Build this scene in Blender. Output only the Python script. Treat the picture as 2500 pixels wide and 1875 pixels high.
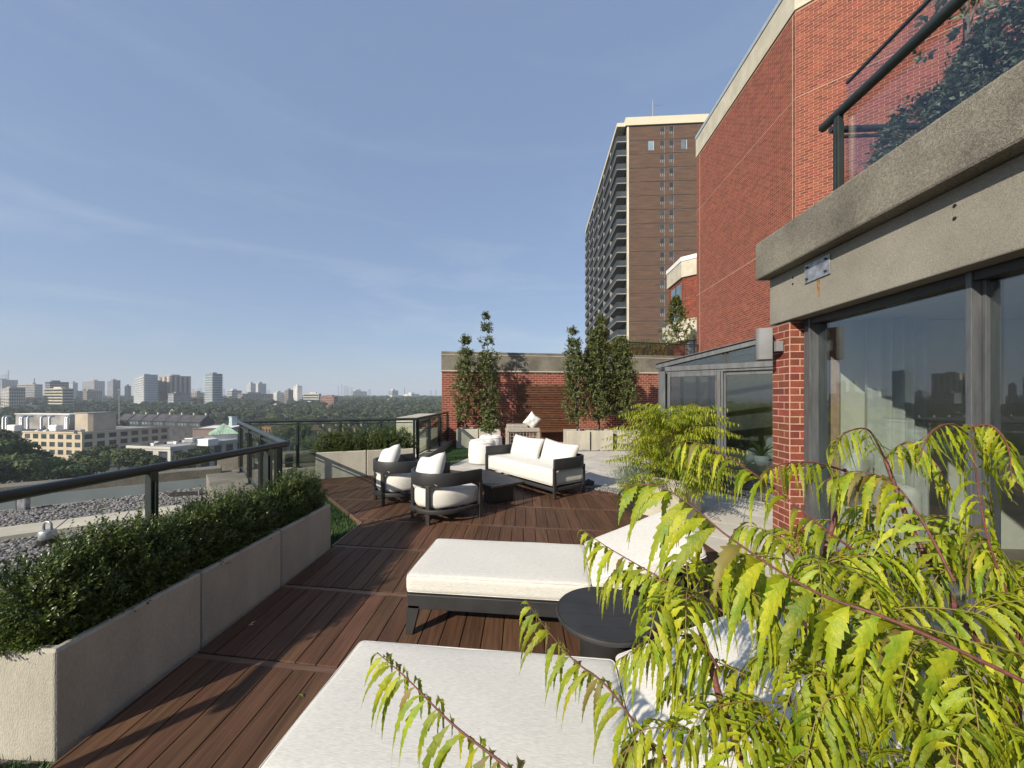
import bpy, bmesh, math, random
import numpy as np
from mathutils import Vector, Matrix
random.seed(7); rng = np.random.default_rng(7)
sc = bpy.context.scene
for o in list(bpy.data.objects): bpy.data.objects.remove(o)
R = math.radians
# ------------------------------------------------------------------ camera, sky, sun, exposure
F = 940.0; CX, CY = 1250.0, 968.0; H = 1.6          # photograph's focal length in its own pixels, principal column, horizon row, eye height
cam = bpy.data.objects.new('camera', bpy.data.cameras.new('camera')); sc.collection.objects.link(cam)
cam.location = (0, 0, H); cam.rotation_euler = (R(90), 0, 0)
cam.data.sensor_width = 36; cam.data.lens = F / 2500 * 36; cam.data.shift_y = (CY - 937.5) / 2500
cam.data.clip_start = 0.05; cam.data.clip_end = 30000
sc.camera = cam
SUN_AZ, SUN_EL = 43.0, 29.0                          # light travels towards +X+Y, azimuth measured from +Y
world = bpy.data.worlds.new('World'); sc.world = world; world.use_nodes = True
wn = world.node_tree; wn.nodes.clear()
wo = wn.nodes.new('ShaderNodeOutputWorld'); wb = wn.nodes.new('ShaderNodeBackground')
sky = wn.nodes.new('ShaderNodeTexSky'); sky.sky_type = 'NISHITA'; sky.sun_disc = False
sky.sun_elevation = R(SUN_EL); sky.sun_rotation = R(180 + SUN_AZ)
sky.altitude = 100; sky.air_density = 1.0; sky.dust_density = 0.8; sky.ozone_density = 1.6
# thin cirrus: stretched noise on the sky direction
tc = wn.nodes.new('ShaderNodeTexCoord')
mp = wn.nodes.new('ShaderNodeMapping'); mp.inputs['Scale'].default_value = (1.0, 0.8, 5.5); mp.inputs['Rotation'].default_value = (0.16, 0.10, 0.5)
n1 = wn.nodes.new('ShaderNodeTexNoise'); n1.inputs['Scale'].default_value = 1.9; n1.inputs['Detail'].default_value = 7; n1.inputs['Roughness'].default_value = 0.6; n1.inputs['Distortion'].default_value = 0.5
cr = wn.nodes.new('ShaderNodeValToRGB'); cr.color_ramp.elements[0].position = 0.50; cr.color_ramp.elements[1].position = 0.82
cr.color_ramp.elements[1].color = (0.5, 0.5, 0.5, 1)
mixc = wn.nodes.new('ShaderNodeMixRGB'); mixc.inputs[2].default_value = (5.2, 5.7, 6.3, 1)
wn.links.new(tc.outputs['Generated'], mp.inputs['Vector']); wn.links.new(mp.outputs[0], n1.inputs['Vector'])
sx = wn.nodes.new('ShaderNodeSeparateXYZ'); lowr = wn.nodes.new('ShaderNodeMapRange'); lowr.inputs['From Min'].default_value = .42; lowr.inputs['From Max'].default_value = .22; lowr.inputs['To Min'].default_value = .25
mul = wn.nodes.new('ShaderNodeMath'); mul.operation = 'MULTIPLY'
wn.links.new(tc.outputs['Generated'], sx.inputs[0]); wn.links.new(sx.outputs['Z'], lowr.inputs[0])
wn.links.new(n1.outputs['Fac'], cr.inputs[0]); wn.links.new(cr.outputs[0], mul.inputs[0]); wn.links.new(lowr.outputs[0], mul.inputs[1]); wn.links.new(mul.outputs[0], mixc.inputs[0])
mixh = wn.nodes.new('ShaderNodeMixRGB'); mixh.inputs[0].default_value = 0.55; mixh.inputs[2].default_value = (2.3, 3.25, 5.2, 1)   # even bright haze over the whole sky
wn.links.new(sky.outputs[0], mixh.inputs[1]); wn.links.new(mixh.outputs[0], mixc.inputs[1]); wn.links.new(mixc.outputs[0], wb.inputs[0]); wn.links.new(wb.outputs[0], wo.inputs[0])
wb.inputs['Strength'].default_value = 0.092
sl = bpy.data.lights.new('sun', 'SUN'); sl.energy = 5.0; sl.angle = R(0.55); sl.color = (1.0, 0.90, 0.75)
so = bpy.data.objects.new('sun', sl); sc.collection.objects.link(so); so.location = (-30, -30, 40)
sdir = Vector((math.sin(R(SUN_AZ)) * math.cos(R(SUN_EL)), math.cos(R(SUN_AZ)) * math.cos(R(SUN_EL)), -math.sin(R(SUN_EL))))
so.rotation_euler = sdir.to_track_quat('-Z', 'Y').to_euler()
sc.view_settings.view_transform = 'Standard'; sc.view_settings.look = 'None'
sc.view_settings.exposure = 0.50; sc.view_settings.gamma = 1.0; sc.view_settings.use_curve_mapping = False
sc.cycles.max_bounces = 8; sc.cycles.transparent_max_bounces = 24; sc.cycles.caustics_reflective = False; sc.cycles.caustics_refractive = False
sc.cycles.volume_bounces = 0
# ------------------------------------------------------------------ helpers
def W(px, py, Y):
    """point at depth Y seen at photograph pixel (px, py)"""
    return Vector(((px - CX) / F * Y, Y, H - (py - CY) / F * Y))
def G(px, py, z=0.0):
    """point of the level z seen at photograph pixel (px, py)"""
    return W(px, py, (H - z) * F / (py - CY))
WC = set()
def tag(o, label=None, cat=None, group=None, kind=None):
    if label: o['label'] = label
    if cat: o['category'] = cat
    if group: o['group'] = group
    if kind: o['kind'] = kind
    return o
def link(o): sc.collection.objects.link(o); return o
def thing(name, label, cat, loc=(0, 0, 0), rz=0.0, group=None, wc=False):
    o = link(bpy.data.objects.new(name, None)); o.location = loc; o.rotation_euler = (0, 0, rz); o.empty_display_size = .2
    if wc: WC.add(o.name)
    return tag(o, label, cat, group)
def adopt(o, parent):
    if parent is not None:
        o.parent = parent
        if parent.name in WC: o.location = Vector(o.location) - Vector(parent.location)
    return o
def copy_tree(root, loc, rz, label, group=None):
    r = link(root.copy()); r.location = loc; r.rotation_euler = (0, 0, rz); r['label'] = label
    if group: r['group'] = group
    for ch in list(root.children):
        c = link(ch.copy()); c.parent = r
        for g in list(ch.children):
            d = link(g.copy()); d.parent = c
    return r
def mesh_np(name, V, Fq, mats, parent=None, smooth=False, loc=(0, 0, 0), kind=None, midx=None):
    V = np.asarray(V, np.float32); Fq = np.asarray(Fq, np.int32)
    me = bpy.data.meshes.new(name); nf, k = Fq.shape
    me.vertices.add(len(V)); me.vertices.foreach_set('co', V.ravel())
    me.loops.add(nf * k); me.loops.foreach_set('vertex_index', Fq.ravel())
    me.polygons.add(nf); me.polygons.foreach_set('loop_start', np.arange(0, nf * k, k, dtype=np.int32))
    me.polygons.foreach_set('use_smooth', np.full(nf, bool(smooth)))
    for m in (mats if isinstance(mats, (list, tuple)) else [mats]): me.materials.append(m)
    if midx is not None: me.polygons.foreach_set('material_index', np.asarray(midx, np.int32))
    me.update(); me.validate()
    o = link(bpy.data.objects.new(name, me)); o.location = loc
    if kind: o['kind'] = kind
    return adopt(o, parent)
class MB:
    def __init__(s): s.v = []; s.f = []
    def add(s, vs, fs):
        n = len(s.v); s.v += [tuple(p) for p in vs]; s.f += [tuple(i + n for i in f) for f in fs]; return s
    def box(s, c, d, rz=0.0, M=None):
        x, y, z = d[0] / 2, d[1] / 2, d[2] / 2
        P = [Vector((a, b, e)) for a in (-x, x) for b in (-y, y) for e in (-z, z)]
        T = M if M is not None else Matrix.Rotation(rz, 3, 'Z')
        c = Vector(c)
        return s.add([T @ p + c for p in P], [(0, 1, 3, 2), (4, 6, 7, 5), (0, 4, 5, 1), (2, 3, 7, 6), (0, 2, 6, 4), (1, 5, 7, 3)])
    def bar(s, a, b, w, h, up=(0, 0, 1)):
        a = Vector(a); b = Vector(b); t = (b - a); L = t.length; t.normalize()
        u = Vector(up)
        sd = t.cross(u)
        if sd.length < 1e-4: sd = t.cross(Vector((1, 0, 0)))
        sd.normalize(); u2 = sd.cross(t)
        M = Matrix((t, sd, u2)).transposed()
        return s.box((a + b) / 2, (L, w, h), M=M)
    def prism(s, poly, z0, z1):
        n = len(poly)
        area = sum(poly[i][0] * poly[(i + 1) % n][1] - poly[(i + 1) % n][0] * poly[i][1] for i in range(n))
        if area < 0: poly = poly[::-1]
        vs = [(p[0], p[1], z0) for p in poly] + [(p[0], p[1], z1) for p in poly]
        fs = [tuple(range(n - 1, -1, -1)), tuple(range(n, 2 * n))] + [(i, (i + 1) % n, n + (i + 1) % n, n + i) for i in range(n)]
        return s.add(vs, fs)
    def tube(s, pts, r, n=8, caps=True):
        pts = [Vector(p) for p in pts]; rs = r if isinstance(r, (list, tuple)) else [r] * len(pts)
        base = len(s.v); ref = None; rings = []
        for i, p in enumerate(pts):
            t = (pts[min(i + 1, len(pts) - 1)] - pts[max(i - 1, 0)]).normalized()
            if ref is None:
                ref = t.orthogonal().normalized()
            ref = (ref - t * ref.dot(t)).normalized(); b = t.cross(ref)
            rings.append([p + (ref * math.cos(2 * math.pi * k / n) + b * math.sin(2 * math.pi * k / n)) * rs[i] for k in range(n)])
        vs = [q for rg in rings for q in rg]; m = len(pts)
        fs = [(i * n + k, i * n + (k + 1) % n, (i + 1) * n + (k + 1) % n, (i + 1) * n + k) for i in range(m - 1) for k in range(n)]
        if caps: fs += [tuple(range(n - 1, -1, -1)), tuple((m - 1) * n + k for k in range(n))]
        return s.add(vs, fs)
    def lathe(s, prof, c=(0, 0, 0), n=24):
        c = Vector(c); m = len(prof)
        vs = [c + Vector((r * math.cos(2 * math.pi * k / n), r * math.sin(2 * math.pi * k / n), z)) for r, z in prof for k in range(n)]
        fs = [(i * n + k, i * n + (k + 1) % n, (i + 1) * n + (k + 1) % n, (i + 1) * n + k) for i in range(m - 1) for k in range(n)]
        fs += [tuple(range(n - 1, -1, -1)), tuple((m - 1) * n + k for k in range(n))]
        return s.add(vs, fs)
    def build(s, name, mat, parent=None, smooth=False, bevel=0.0, loc=(0, 0, 0), kind=None, seg=2):
        me = bpy.data.meshes.new(name); me.from_pydata([tuple(p) for p in s.v], [], s.f); me.materials.append(mat)
        if bevel > 0:
            bm = bmesh.new(); bm.from_mesh(me); bmesh.ops.recalc_face_normals(bm, faces=bm.faces)
            es = [e for e in bm.edges if len(e.link_faces) == 2 and e.calc_face_angle(0) > .5]
            bmesh.ops.bevel(bm, geom=es, offset=bevel, segments=seg, affect='EDGES', profile=.5, clamp_overlap=True)
            bm.to_mesh(me); bm.free()
        if smooth:
            me.polygons.foreach_set('use_smooth', [True] * len(me.polygons))
        me.update()
        o = link(bpy.data.objects.new(name, me)); o.location = loc
        if kind: o['kind'] = kind
        return adopt(o, parent)
def fix_normals(o):
    bm = bmesh.new(); bm.from_mesh(o.data); bmesh.ops.remove_doubles(bm, verts=bm.verts, dist=1e-5); bmesh.ops.recalc_face_normals(bm, faces=bm.faces); bm.to_mesh(o.data); bm.free(); return o
def sharp(o, ang=40):
    o.data.set_sharp_from_angle(angle=R(ang)); return o
# ------------------------------------------------------------------ materials
def mat(name, col, rough=.7, var=.18, scale=6.0, bump=0.0, bscale=80.0, metal=0.0, rnd=0.0, col2=None, stretch=(1, 1, 1), detail=5, spec=.5, island=False, rot=0.0, sheen=0.0, trans=0.0, coat=0.0, lo=.35, hi=.65, speck=None):
    m = bpy.data.materials.new(name); m.use_nodes = True; nt = m.node_tree; N = nt.nodes; L = nt.links
    b = N['Principled BSDF']; b.inputs['Roughness'].default_value = rough; b.inputs['Metallic'].default_value = metal
    b.inputs['Specular IOR Level'].default_value = spec
    if coat: b.inputs['Coat Weight'].default_value = coat
    if sheen: b.inputs['Sheen Weight'].default_value = sheen
    c = N.new('ShaderNodeTexCoord'); mp = N.new('ShaderNodeMapping'); mp.inputs['Scale'].default_value = stretch; mp.inputs['Rotation'].default_value = (0, 0, rot)
    L.new(c.outputs['Object'], mp.inputs['Vector']); vec = mp.outputs[0]
    if rnd or island:
        oi = N.new('ShaderNodeObjectInfo'); ge = N.new('ShaderNodeNewGeometry'); ad = N.new('ShaderNodeMath'); ad.operation = 'ADD'
        L.new(oi.outputs['Random'], ad.inputs[0])
        if island: L.new(ge.outputs['Random Per Island'], ad.inputs[1])
        else: ad.inputs[1].default_value = 0
        fr = N.new('ShaderNodeMath'); fr.operation = 'FRACT'; L.new(ad.outputs[0], fr.inputs[0]); rv = fr.outputs[0]
        va = N.new('ShaderNodeVectorMath'); va.operation = 'ADD'; sc_ = N.new('ShaderNodeMath'); sc_.operation = 'MULTIPLY'; sc_.inputs[1].default_value = 57.0
        L.new(rv, sc_.inputs[0]); L.new(vec, va.inputs[0]); L.new(sc_.outputs[0], va.inputs[1]); vec = va.outputs[0]
    n = N.new('ShaderNodeTexNoise'); n.inputs['Scale'].default_value = scale; n.inputs['Detail'].default_value = detail; n.inputs['Roughness'].default_value = .6
    L.new(vec, n.inputs['Vector'])
    rp = N.new('ShaderNodeValToRGB'); L.new(n.outputs['Fac'], rp.inputs[0])
    c2 = col2 if col2 else tuple(x * (1 - var * 2) for x in col)
    c1 = col if col2 else tuple(min(1, x * (1 + var)) for x in col)
    rp.color_ramp.elements[0].position = lo; rp.color_ramp.elements[1].position = hi
    rp.color_ramp.elements[0].color = (*c2, 1); rp.color_ramp.elements[1].color = (*c1, 1)
    out = rp.outputs[0]
    if rnd:
        hs = N.new('ShaderNodeHueSaturation'); mr = N.new('ShaderNodeMapRange'); mr.inputs['To Min'].default_value = 1 - rnd; mr.inputs['To Max'].default_value = 1 + rnd
        L.new(rv, mr.inputs[0]); L.new(mr.outputs[0], hs.inputs['Value'])
        m2 = N.new('ShaderNodeMath'); m2.operation = 'MULTIPLY'; m2.inputs[1].default_value = 7.31; f2 = N.new('ShaderNodeMath'); f2.operation = 'FRACT'
        L.new(rv, m2.inputs[0]); L.new(m2.outputs[0], f2.inputs[0])
        mh = N.new('ShaderNodeMapRange'); mh.inputs['To Min'].default_value = .5 - rnd * .035; mh.inputs['To Max'].default_value = .5 + rnd * .035
        L.new(f2.outputs[0], mh.inputs[0]); L.new(mh.outputs[0], hs.inputs['Hue'])
        L.new(out, hs.inputs['Color']); out = hs.outputs[0]
    if speck:
        n3 = N.new('ShaderNodeTexNoise'); n3.inputs['Scale'].default_value = speck[0]; n3.inputs['Detail'].default_value = 3; n3.inputs['Roughness'].default_value = .7
        L.new(vec, n3.inputs['Vector']); r3 = N.new('ShaderNodeMapRange'); r3.inputs['From Min'].default_value = .3; r3.inputs['From Max'].default_value = .7; r3.inputs['To Min'].default_value = 1 - speck[1]; r3.inputs['To Max'].default_value = 1 + speck[1]
        L.new(n3.outputs['Fac'], r3.inputs[0]); m3 = N.new('ShaderNodeVectorMath'); m3.operation = 'SCALE'; L.new(out, m3.inputs[0]); L.new(r3.outputs[0], m3.inputs['Scale']); out = m3.outputs[0]
    L.new(out, b.inputs['Base Color'])
    if bump:
        n2 = N.new('ShaderNodeTexNoise'); n2.inputs['Scale'].default_value = bscale; n2.inputs['Detail'].default_value = 4
        L.new(vec, n2.inputs['Vector']); bp = N.new('ShaderNodeBump'); bp.inputs['Strength'].default_value = bump; bp.inputs['Distance'].default_value = .01
        L.new(n2.outputs['Fac'], bp.inputs['Height']); L.new(bp.outputs[0], b.inputs['Normal'])
    if trans:
        t = N.new('ShaderNodeBsdfTranslucent'); L.new(out, t.inputs[0]); mx = N.new('ShaderNodeMixShader'); mx.inputs[0].default_value = trans
        L.new(b.outputs[0], mx.inputs[1]); L.new(t.outputs[0], mx.inputs[2]); L.new(mx.outputs[0], N['Material Output'].inputs[0])
    return m
def glass(name, tint, refl=1.5, base=.03, rough=0.0, gcol=(1, 1, 1)):
    m = bpy.data.materials.new(name); m.use_nodes = True; nt = m.node_tree; N = nt.nodes; L = nt.links; N.clear()
    o = N.new('ShaderNodeOutputMaterial'); tr = N.new('ShaderNodeBsdfTransparent'); tr.inputs[0].default_value = (*tint, 1)
    gl = N.new('ShaderNodeBsdfGlossy'); gl.inputs['Roughness'].default_value = rough; gl.inputs[0].default_value = (*gcol, 1)
    fr = N.new('ShaderNodeFresnel'); fr.inputs[0].default_value = 1.5
    ma = N.new('ShaderNodeMath'); ma.operation = 'MULTIPLY_ADD'; ma.inputs[1].default_value = refl; ma.inputs[2].default_value = base; ma.use_clamp = True
    # the back of a thin pane would read as leaving glass: use the same ratio both ways
    ge = N.new('ShaderNodeNewGeometry'); mi = N.new('ShaderNodeMapRange'); mi.inputs['To Min'].default_value = 1.5; mi.inputs['To Max'].default_value = 1 / 1.5
    L.new(ge.outputs['Backfacing'], mi.inputs[0]); L.new(mi.outputs[0], fr.inputs[0])
    mx = N.new('ShaderNodeMixShader'); L.new(fr.outputs[0], ma.inputs[0]); L.new(ma.outputs[0], mx.inputs[0])
    L.new(tr.outputs[0], mx.inputs[1]); L.new(gl.outputs[0], mx.inputs[2]); L.new(mx.outputs[0], o.inputs[0])
    return m
MT = dict(
    deck=mat('deck_board', (.122, .064, .037), rough=.66, scale=3.0, stretch=(14, .7, 14), col2=(.066, .035, .021), rnd=.20, bump=.25, bscale=9, detail=8, spec=.2),
    deck_strip=mat('deck_cross_board', (.15, .088, .054), rough=.55, scale=3.0, stretch=(.7, 14, 14), col2=(.09, .052, .032), rnd=.2, bump=.2, bscale=9),
    deck_under=mat('deck_joist', (.012, .009, .007), rough=.9),
    planter=mat('sand_stucco', (.42, .395, .325), rough=.9, var=.09, scale=3, bump=.5, bscale=210, speck=(120, .10), stretch=(1, 1, .35)),
    planter_dark=mat('taupe_stucco', (.30, .29, .26), rough=.9, var=.06, scale=9, bump=.5, bscale=210),
    soil=mat('potting_soil', (.022, .016, .011), rough=1, var=.3, scale=40, bump=.6, bscale=60),
    concrete=mat('exposed_aggregate_concrete', (.275, .257, .212), rough=.92, scale=1.6, col2=(.21, .196, .16), bump=.35, bscale=260, detail=10, speck=(110, .28)),
    concrete_dk=mat('weathered_concrete', (.215, .198, .158), rough=.95, scale=1.7, col2=(.115, .107, .086), bump=.6, bscale=160, detail=12, speck=(60, .42)),
    concrete_lt=mat('smooth_pale_concrete', (.47, .44, .35), rough=.9, var=.08, scale=2, bump=.15, bscale=200, speck=(90, .10)),
    brick=mat('red_brick', (.225, .055, .031), rough=.85, scale=9, col2=(.155, .040, .025), rnd=.26, island=True, bump=.5, bscale=70, speck=(.9, .10)),
    brick_far=mat('red_brick_far', (.215, .052, .028), rough=.85, scale=9, col2=(.155, .039, .023), rnd=.28, island=True, speck=(.35, .22)),
    mortar=mat('pinkish_mortar', (.52, .34, .25), rough=.95, var=.08, scale=20, bump=.3, bscale=90),
    mortar_far=mat('reddish_mortar', (.385, .215, .145), rough=.95, var=.08, scale=20),
    caulk=mat('pale_sealant', (.46, .32, .235), rough=.8, var=.05),
    brown_brick=mat('brown_brick', (.125, .073, .047), rough=.9, scale=.35, col2=(.078, .046, .031), stretch=(1, 1, 7), detail=9),
    metal_dk=mat('charcoal_aluminium', (.030, .030, .031), rough=.48, var=.1, scale=8, bump=.08, bscale=300),
    metal_rail=mat('dark_green_paint', (.022, .030, .028), rough=.38, var=.15, scale=5, bump=.05, bscale=60),
    metal_grey=mat('grey_aluminium', (.105, .112, .118), rough=.42, var=.15, scale=3, metal=.2, stretch=(6, 6, 1)),
    metal_lt=mat('galvanised_steel', (.42, .43, .44), rough=.42, var=.2, scale=14, metal=.65),
    metal_cap=mat('zinc_flashing', (.40, .45, .48), rough=.45, var=.06, metal=.2),
    flash=mat('pale_green_flashing', (.26, .30, .29), rough=.85, var=.05, scale=2),
    fabric=mat('ivory_linen', (.655, .64, .585), rough=.95, var=.11, scale=38, stretch=(1, 14, 14), bump=.35, bscale=200, sheen=.15),
    fabric_w=mat('white_linen', (.68, .67, .635), rough=.95, var=.03, scale=40, bump=.2, bscale=150, sheen=.15),
    wicker=mat('grey_wicker', (.38, .34, .29), rough=.9, var=.3, scale=30, stretch=(1, 1, 5), bump=.8, bscale=90),
    slat=mat('stained_slat', (.175, .075, .036), rough=.6, scale=4, stretch=(1, 8, 8), col2=(.09, .038, .020), rnd=.2),
    paver=mat('pale_porcelain_paver', (.50, .48, .43), rough=.75, var=.07, scale=3, bump=.1, bscale=60, rnd=.05),
    turf_base=mat('turf_backing', (.018, .035, .010), rough=1, var=.3, scale=30),
    turf=mat('artificial_grass', (.045, .105, .020), rough=.7, var=.3, scale=14, rnd=.3, island=True),
    stone=mat('grey_pebble', (.25, .242, .23), rough=.9, scale=5, col2=(.15, .146, .142), rnd=.38, island=True),
    rock=mat('dark_rock', (.05, .05, .05), rough=.9, var=.3, scale=20, bump=.6, bscale=30),
    box_leaf=mat('boxwood_leaf', (.130, .175, .030), rough=.36, scale=9, col2=(.042, .074, .015), rnd=.35, island=True, trans=.28, spec=.5),
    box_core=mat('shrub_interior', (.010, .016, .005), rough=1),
    oak_leaf=mat('oak_leaf', (.160, .182, .055), rough=.45, scale=7, col2=(.068, .095, .028), rnd=.35, island=True, trans=.25),
    oak_leaf_y=mat('yellowish_leaf', (.17, .18, .03), rough=.5, scale=5, col2=(.08, .10, .02), rnd=.3, island=True, trans=.3),
    bark=mat('grey_bark', (.16, .13, .10), rough=.95, var=.3, scale=20, bump=.5, bscale=40),
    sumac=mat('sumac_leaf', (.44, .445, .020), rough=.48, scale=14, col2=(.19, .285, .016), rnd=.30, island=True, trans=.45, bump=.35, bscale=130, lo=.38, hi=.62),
    sumac_stem=mat('red_sumac_stem', (.15, .048, .040), rough=.6, scale=18, col2=(.10, .034, .030), bump=.3, bscale=120),
    sumac_old=mat('sumac_olive_leaf', (.26, .20, .045), rough=.6, scale=14, col2=(.15, .14, .03), rnd=.3, island=True, trans=.3),
    sumac_green=mat('sumac_greener_leaf', (.36, .40, .020), rough=.5, scale=11, col2=(.16, .24, .015), rnd=.3, island=True, trans=.4),
    hedge_teal=mat('upper_hedge_leaf', (.20, .27, .17), rough=.5, rnd=.3, island=True, trans=.3),
    sumac_rachis=mat('olive_sumac_rachis', (.20, .12, .035), rough=.6, scale=18, col2=(.17, .16, .03)),
    lavender=mat('lavender_leaf', (.14, .19, .13), rough=.8, rnd=.25, island=True, trans=.2),
    tree=mat('city_tree_leaf', (.075, .105, .024), rough=.75, scale=.22, col2=(.028, .050, .013), rnd=.50, trans=.15),
    tree_far=mat('far_canopy_leaf', (.066, .088, .026), rough=.8, scale=.05, col2=(.020, .036, .012), rnd=.30, island=True, detail=3),
    ground=mat('town_ground', (.055, .060, .038), rough=1, scale=.02, col2=(.030, .045, .018), detail=10),
    glass_rail=glass('clear_rail_glass', (.80, .85, .82), 1.2, .03),
    glass_tint=glass('blue_tinted_glass', (.86, .86, .90), .6, .02),
    glass_win=glass('window_glass', (.84, .88, .88), 1.2, .05, gcol=(.92, .96, 1.0)),
    glass_dark=glass('sunroom_glass', (.62, .68, .69), 1.3, .05),
    pane_far=mat('far_window_glass', (.045, .055, .065), rough=.12, var=.3, scale=.4, rnd=.35, spec=.8),
    pane_blue=mat('far_blue_glass', (.17, .24, .28), rough=.15, var=.3, scale=.12, rnd=.2, spec=.8),
    white=mat('white_paint', (.74, .73, .70), rough=.6, var=.05),
    offwhite=mat('cream_paint', (.62, .56, .42), rough=.8, var=.06),
    speaker=mat('matte_grey_grille', (.20, .205, .21), rough=.85, var=.05, bump=.2, bscale=400),
    black=mat('black_plastic', (.012, .012, .013), rough=.5),
    roof_dk=mat('dark_roofing', (.055, .055, .06), rough=.9, var=.3, scale=.3),
    roof_gr=mat('grey_roofing', (.30, .29, .28), rough=.95, var=.2, scale=.15),
    roof_br=mat('brown_shingle', (.14, .085, .065), rough=.95, var=.25, scale=.6),
    room=mat('room_plaster', (.66, .63, .54), rough=.9, var=.03),
    room_floor=mat('room_floor', (.20, .17, .13), rough=.5, var=.1),
    copper=mat('verdigris_copper', (.40, .56, .40), rough=.7, var=.12, scale=.5),
    rust=mat('rust_run', (.33, .17, .06), rough=.95, var=.25, scale=30),
    curtain=mat('sheer_curtain', (.62, .63, .60), rough=.9, var=.05, trans=.35),
)
def bmat(name, col, var=.08, scale=.25): return mat(name, col, rough=.85, var=var, scale=scale)
# ------------------------------------------------------------------ terrace, deck, pavers, turf
D = Vector((.0638, 1, 0)).normalized()               # direction of the penthouse facade
PERP = Vector((1, -.0638, 0)).normalized()
terr = [(-2.85, -3.0), (-2.72, 2.0), (-2.55, 4.25), (-5.75, 7.95), (-5.85, 8.15), (-2.30, 9.15), (-2.16, 13.5), (-2.3, 13.9), (6.5, 15.6), (9, 15), (9, -3)]
tag(MB().prism(terr, -.40, -.085).build('terrace_floor', MT['concrete']), kind='structure')
tag(MB().prism([(x * .985, y) for x, y in terr], -27, -.405).build('supporting_building', MT['brick_far']), 'tall apartment building that carries the roof terrace, below the deck', 'building')
PL = lambda x, y: (x, y)
deck_poly = [(-2.02, -.8), (-2.00, 1.7), (-1.905, 4.11), (-1.886, 4.87), (-3.02, 6.27), (-3.83, 7.42), (-1.39, 8.45), (1.19, 6.96), (1.83, 6.24), (2.05, 5.1), (2.12, 3.9), (2.30, 3.3), (2.40, -.8)]
def clip(subject, convex):
    out = subject
    n = len(convex)
    for i in range(n):
        a = convex[i]; b = convex[(i + 1) % n]; inp = out; out = []
        if not inp: return []
        side = lambda p: (b[0] - a[0]) * (p[1] - a[1]) - (b[1] - a[1]) * (p[0] - a[0])
        for j in range(len(inp)):
            p = inp[j]; q = inp[(j + 1) % len(inp)]; sp, sq = side(p), side(q)
            if sp >= 0: out.append(p)
            if (sp >= 0) != (sq >= 0):
                t = sp / (sp - sq); out.append((p[0] + (q[0] - p[0]) * t, p[1] + (q[1] - p[1]) * t))
    res = []
    for p in out:
        if not res or (abs(p[0] - res[-1][0]) + abs(p[1] - res[-1][1])) > 1e-4: res.append(p)
    if len(res) > 1 and (abs(res[0][0] - res[-1][0]) + abs(res[0][1] - res[-1][1])) < 1e-4: res.pop()
    return res
def parea(p): return abs(sum(p[i][0] * p[(i + 1) % len(p)][1] - p[(i + 1) % len(p)][0] * p[i][1] for i in range(len(p)))) / 2
deck = tag(MB().prism(deck_poly, -.083, -.034).build('wood_deck', MT['deck_under']), kind='structure')
SL = -.148; PDX = .030; PW = .1375; STRIP = .052
ys = [2.37 + .88 * i for i in range(-4, 8)]          # cross boards, given where x = -1.9
def sy(i, x, off=0): return ys[i] + SL * (x + 1.9) + off
def prism_bev(poly, z0, z1, name, m, parent):
    c = (sum(p[0] for p in poly) / len(poly), sum(p[1] for p in poly) / len(poly))
    mb = MB(); n = len(poly)
    area = sum(poly[i][0] * poly[(i + 1) % n][1] - poly[(i + 1) % n][0] * poly[i][1] for i in range(n))
    if area < 0: poly = poly[::-1]
    ins = []
    for p in poly:
        d = math.hypot(p[0] - c[0], p[1] - c[1]) + 1e-6; ins.append((p[0] + (c[0] - p[0]) / d * .0035, p[1] + (c[1] - p[1]) / d * .0035))
    vs = [(p[0], p[1], z0) for p in poly] + [(p[0], p[1], z1 - .002) for p in poly] + [(p[0], p[1], z1) for p in ins]
    fs = [(i, (i + 1) % n, n + (i + 1) % n, n + i) for i in range(n)] + [(n + i, n + (i + 1) % n, 2 * n + (i + 1) % n, 2 * n + i) for i in range(n)] + [tuple(range(2 * n, 3 * n))]
    mb.add([(v[0] - c[0], v[1] - c[1], v[2]) for v in vs], fs)
    return mb.build(name, m, parent, loc=(c[0], c[1], 0))
for i in range(len(ys)):
    q = [(-4.5, sy(i, -4.5, -STRIP / 2 + .003)), (3.2, sy(i, 3.2, -STRIP / 2 + .003)), (3.2, sy(i, 3.2, STRIP / 2 - .003)), (-4.5, sy(i, -4.5, STRIP / 2 - .003))]
    p = clip(deck_poly, q)
    if len(p) > 2 and parea(p) > .004: prism_bev(p, -.0335, -.001, 'cross_board', MT['deck_strip'], deck)
    if i + 1 < len(ys):
        for k in range(-34, 36):
            x0 = k * PW + .002 + (.03 if i % 2 else 0); x1 = x0 + PW - .0065; ym = ys[i]
            f = lambda x, ii, o: (x + PDX * (sy(ii, x, o)), sy(ii, x, o))
            q = [f(x0, i, STRIP / 2), f(x1, i, STRIP / 2), f(x1, i + 1, -STRIP / 2), f(x0, i + 1, -STRIP / 2)]
            p = clip(deck_poly, q)
            if len(p) > 2 and parea(p) > .003: prism_bev(p, -.0335, random.uniform(-.0012, .0008), 'deck_board', MT['deck'], deck)
eb = [(-1.905, 4.11), (-1.886, 4.87), (-3.02, 6.27), (-3.83, 7.42)]
for a, b in zip(eb[:-1], eb[1:]):
    A = Vector((a[0], a[1], -.03)); B = Vector((b[0], b[1], -.03)); n = Vector((-(B - A).y, (B - A).x, 0)).normalized() * .014
    MB().bar(A + n, B + n, .022, .075).build('edge_board', MT['deck_strip'], deck, bevel=.003)
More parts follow.
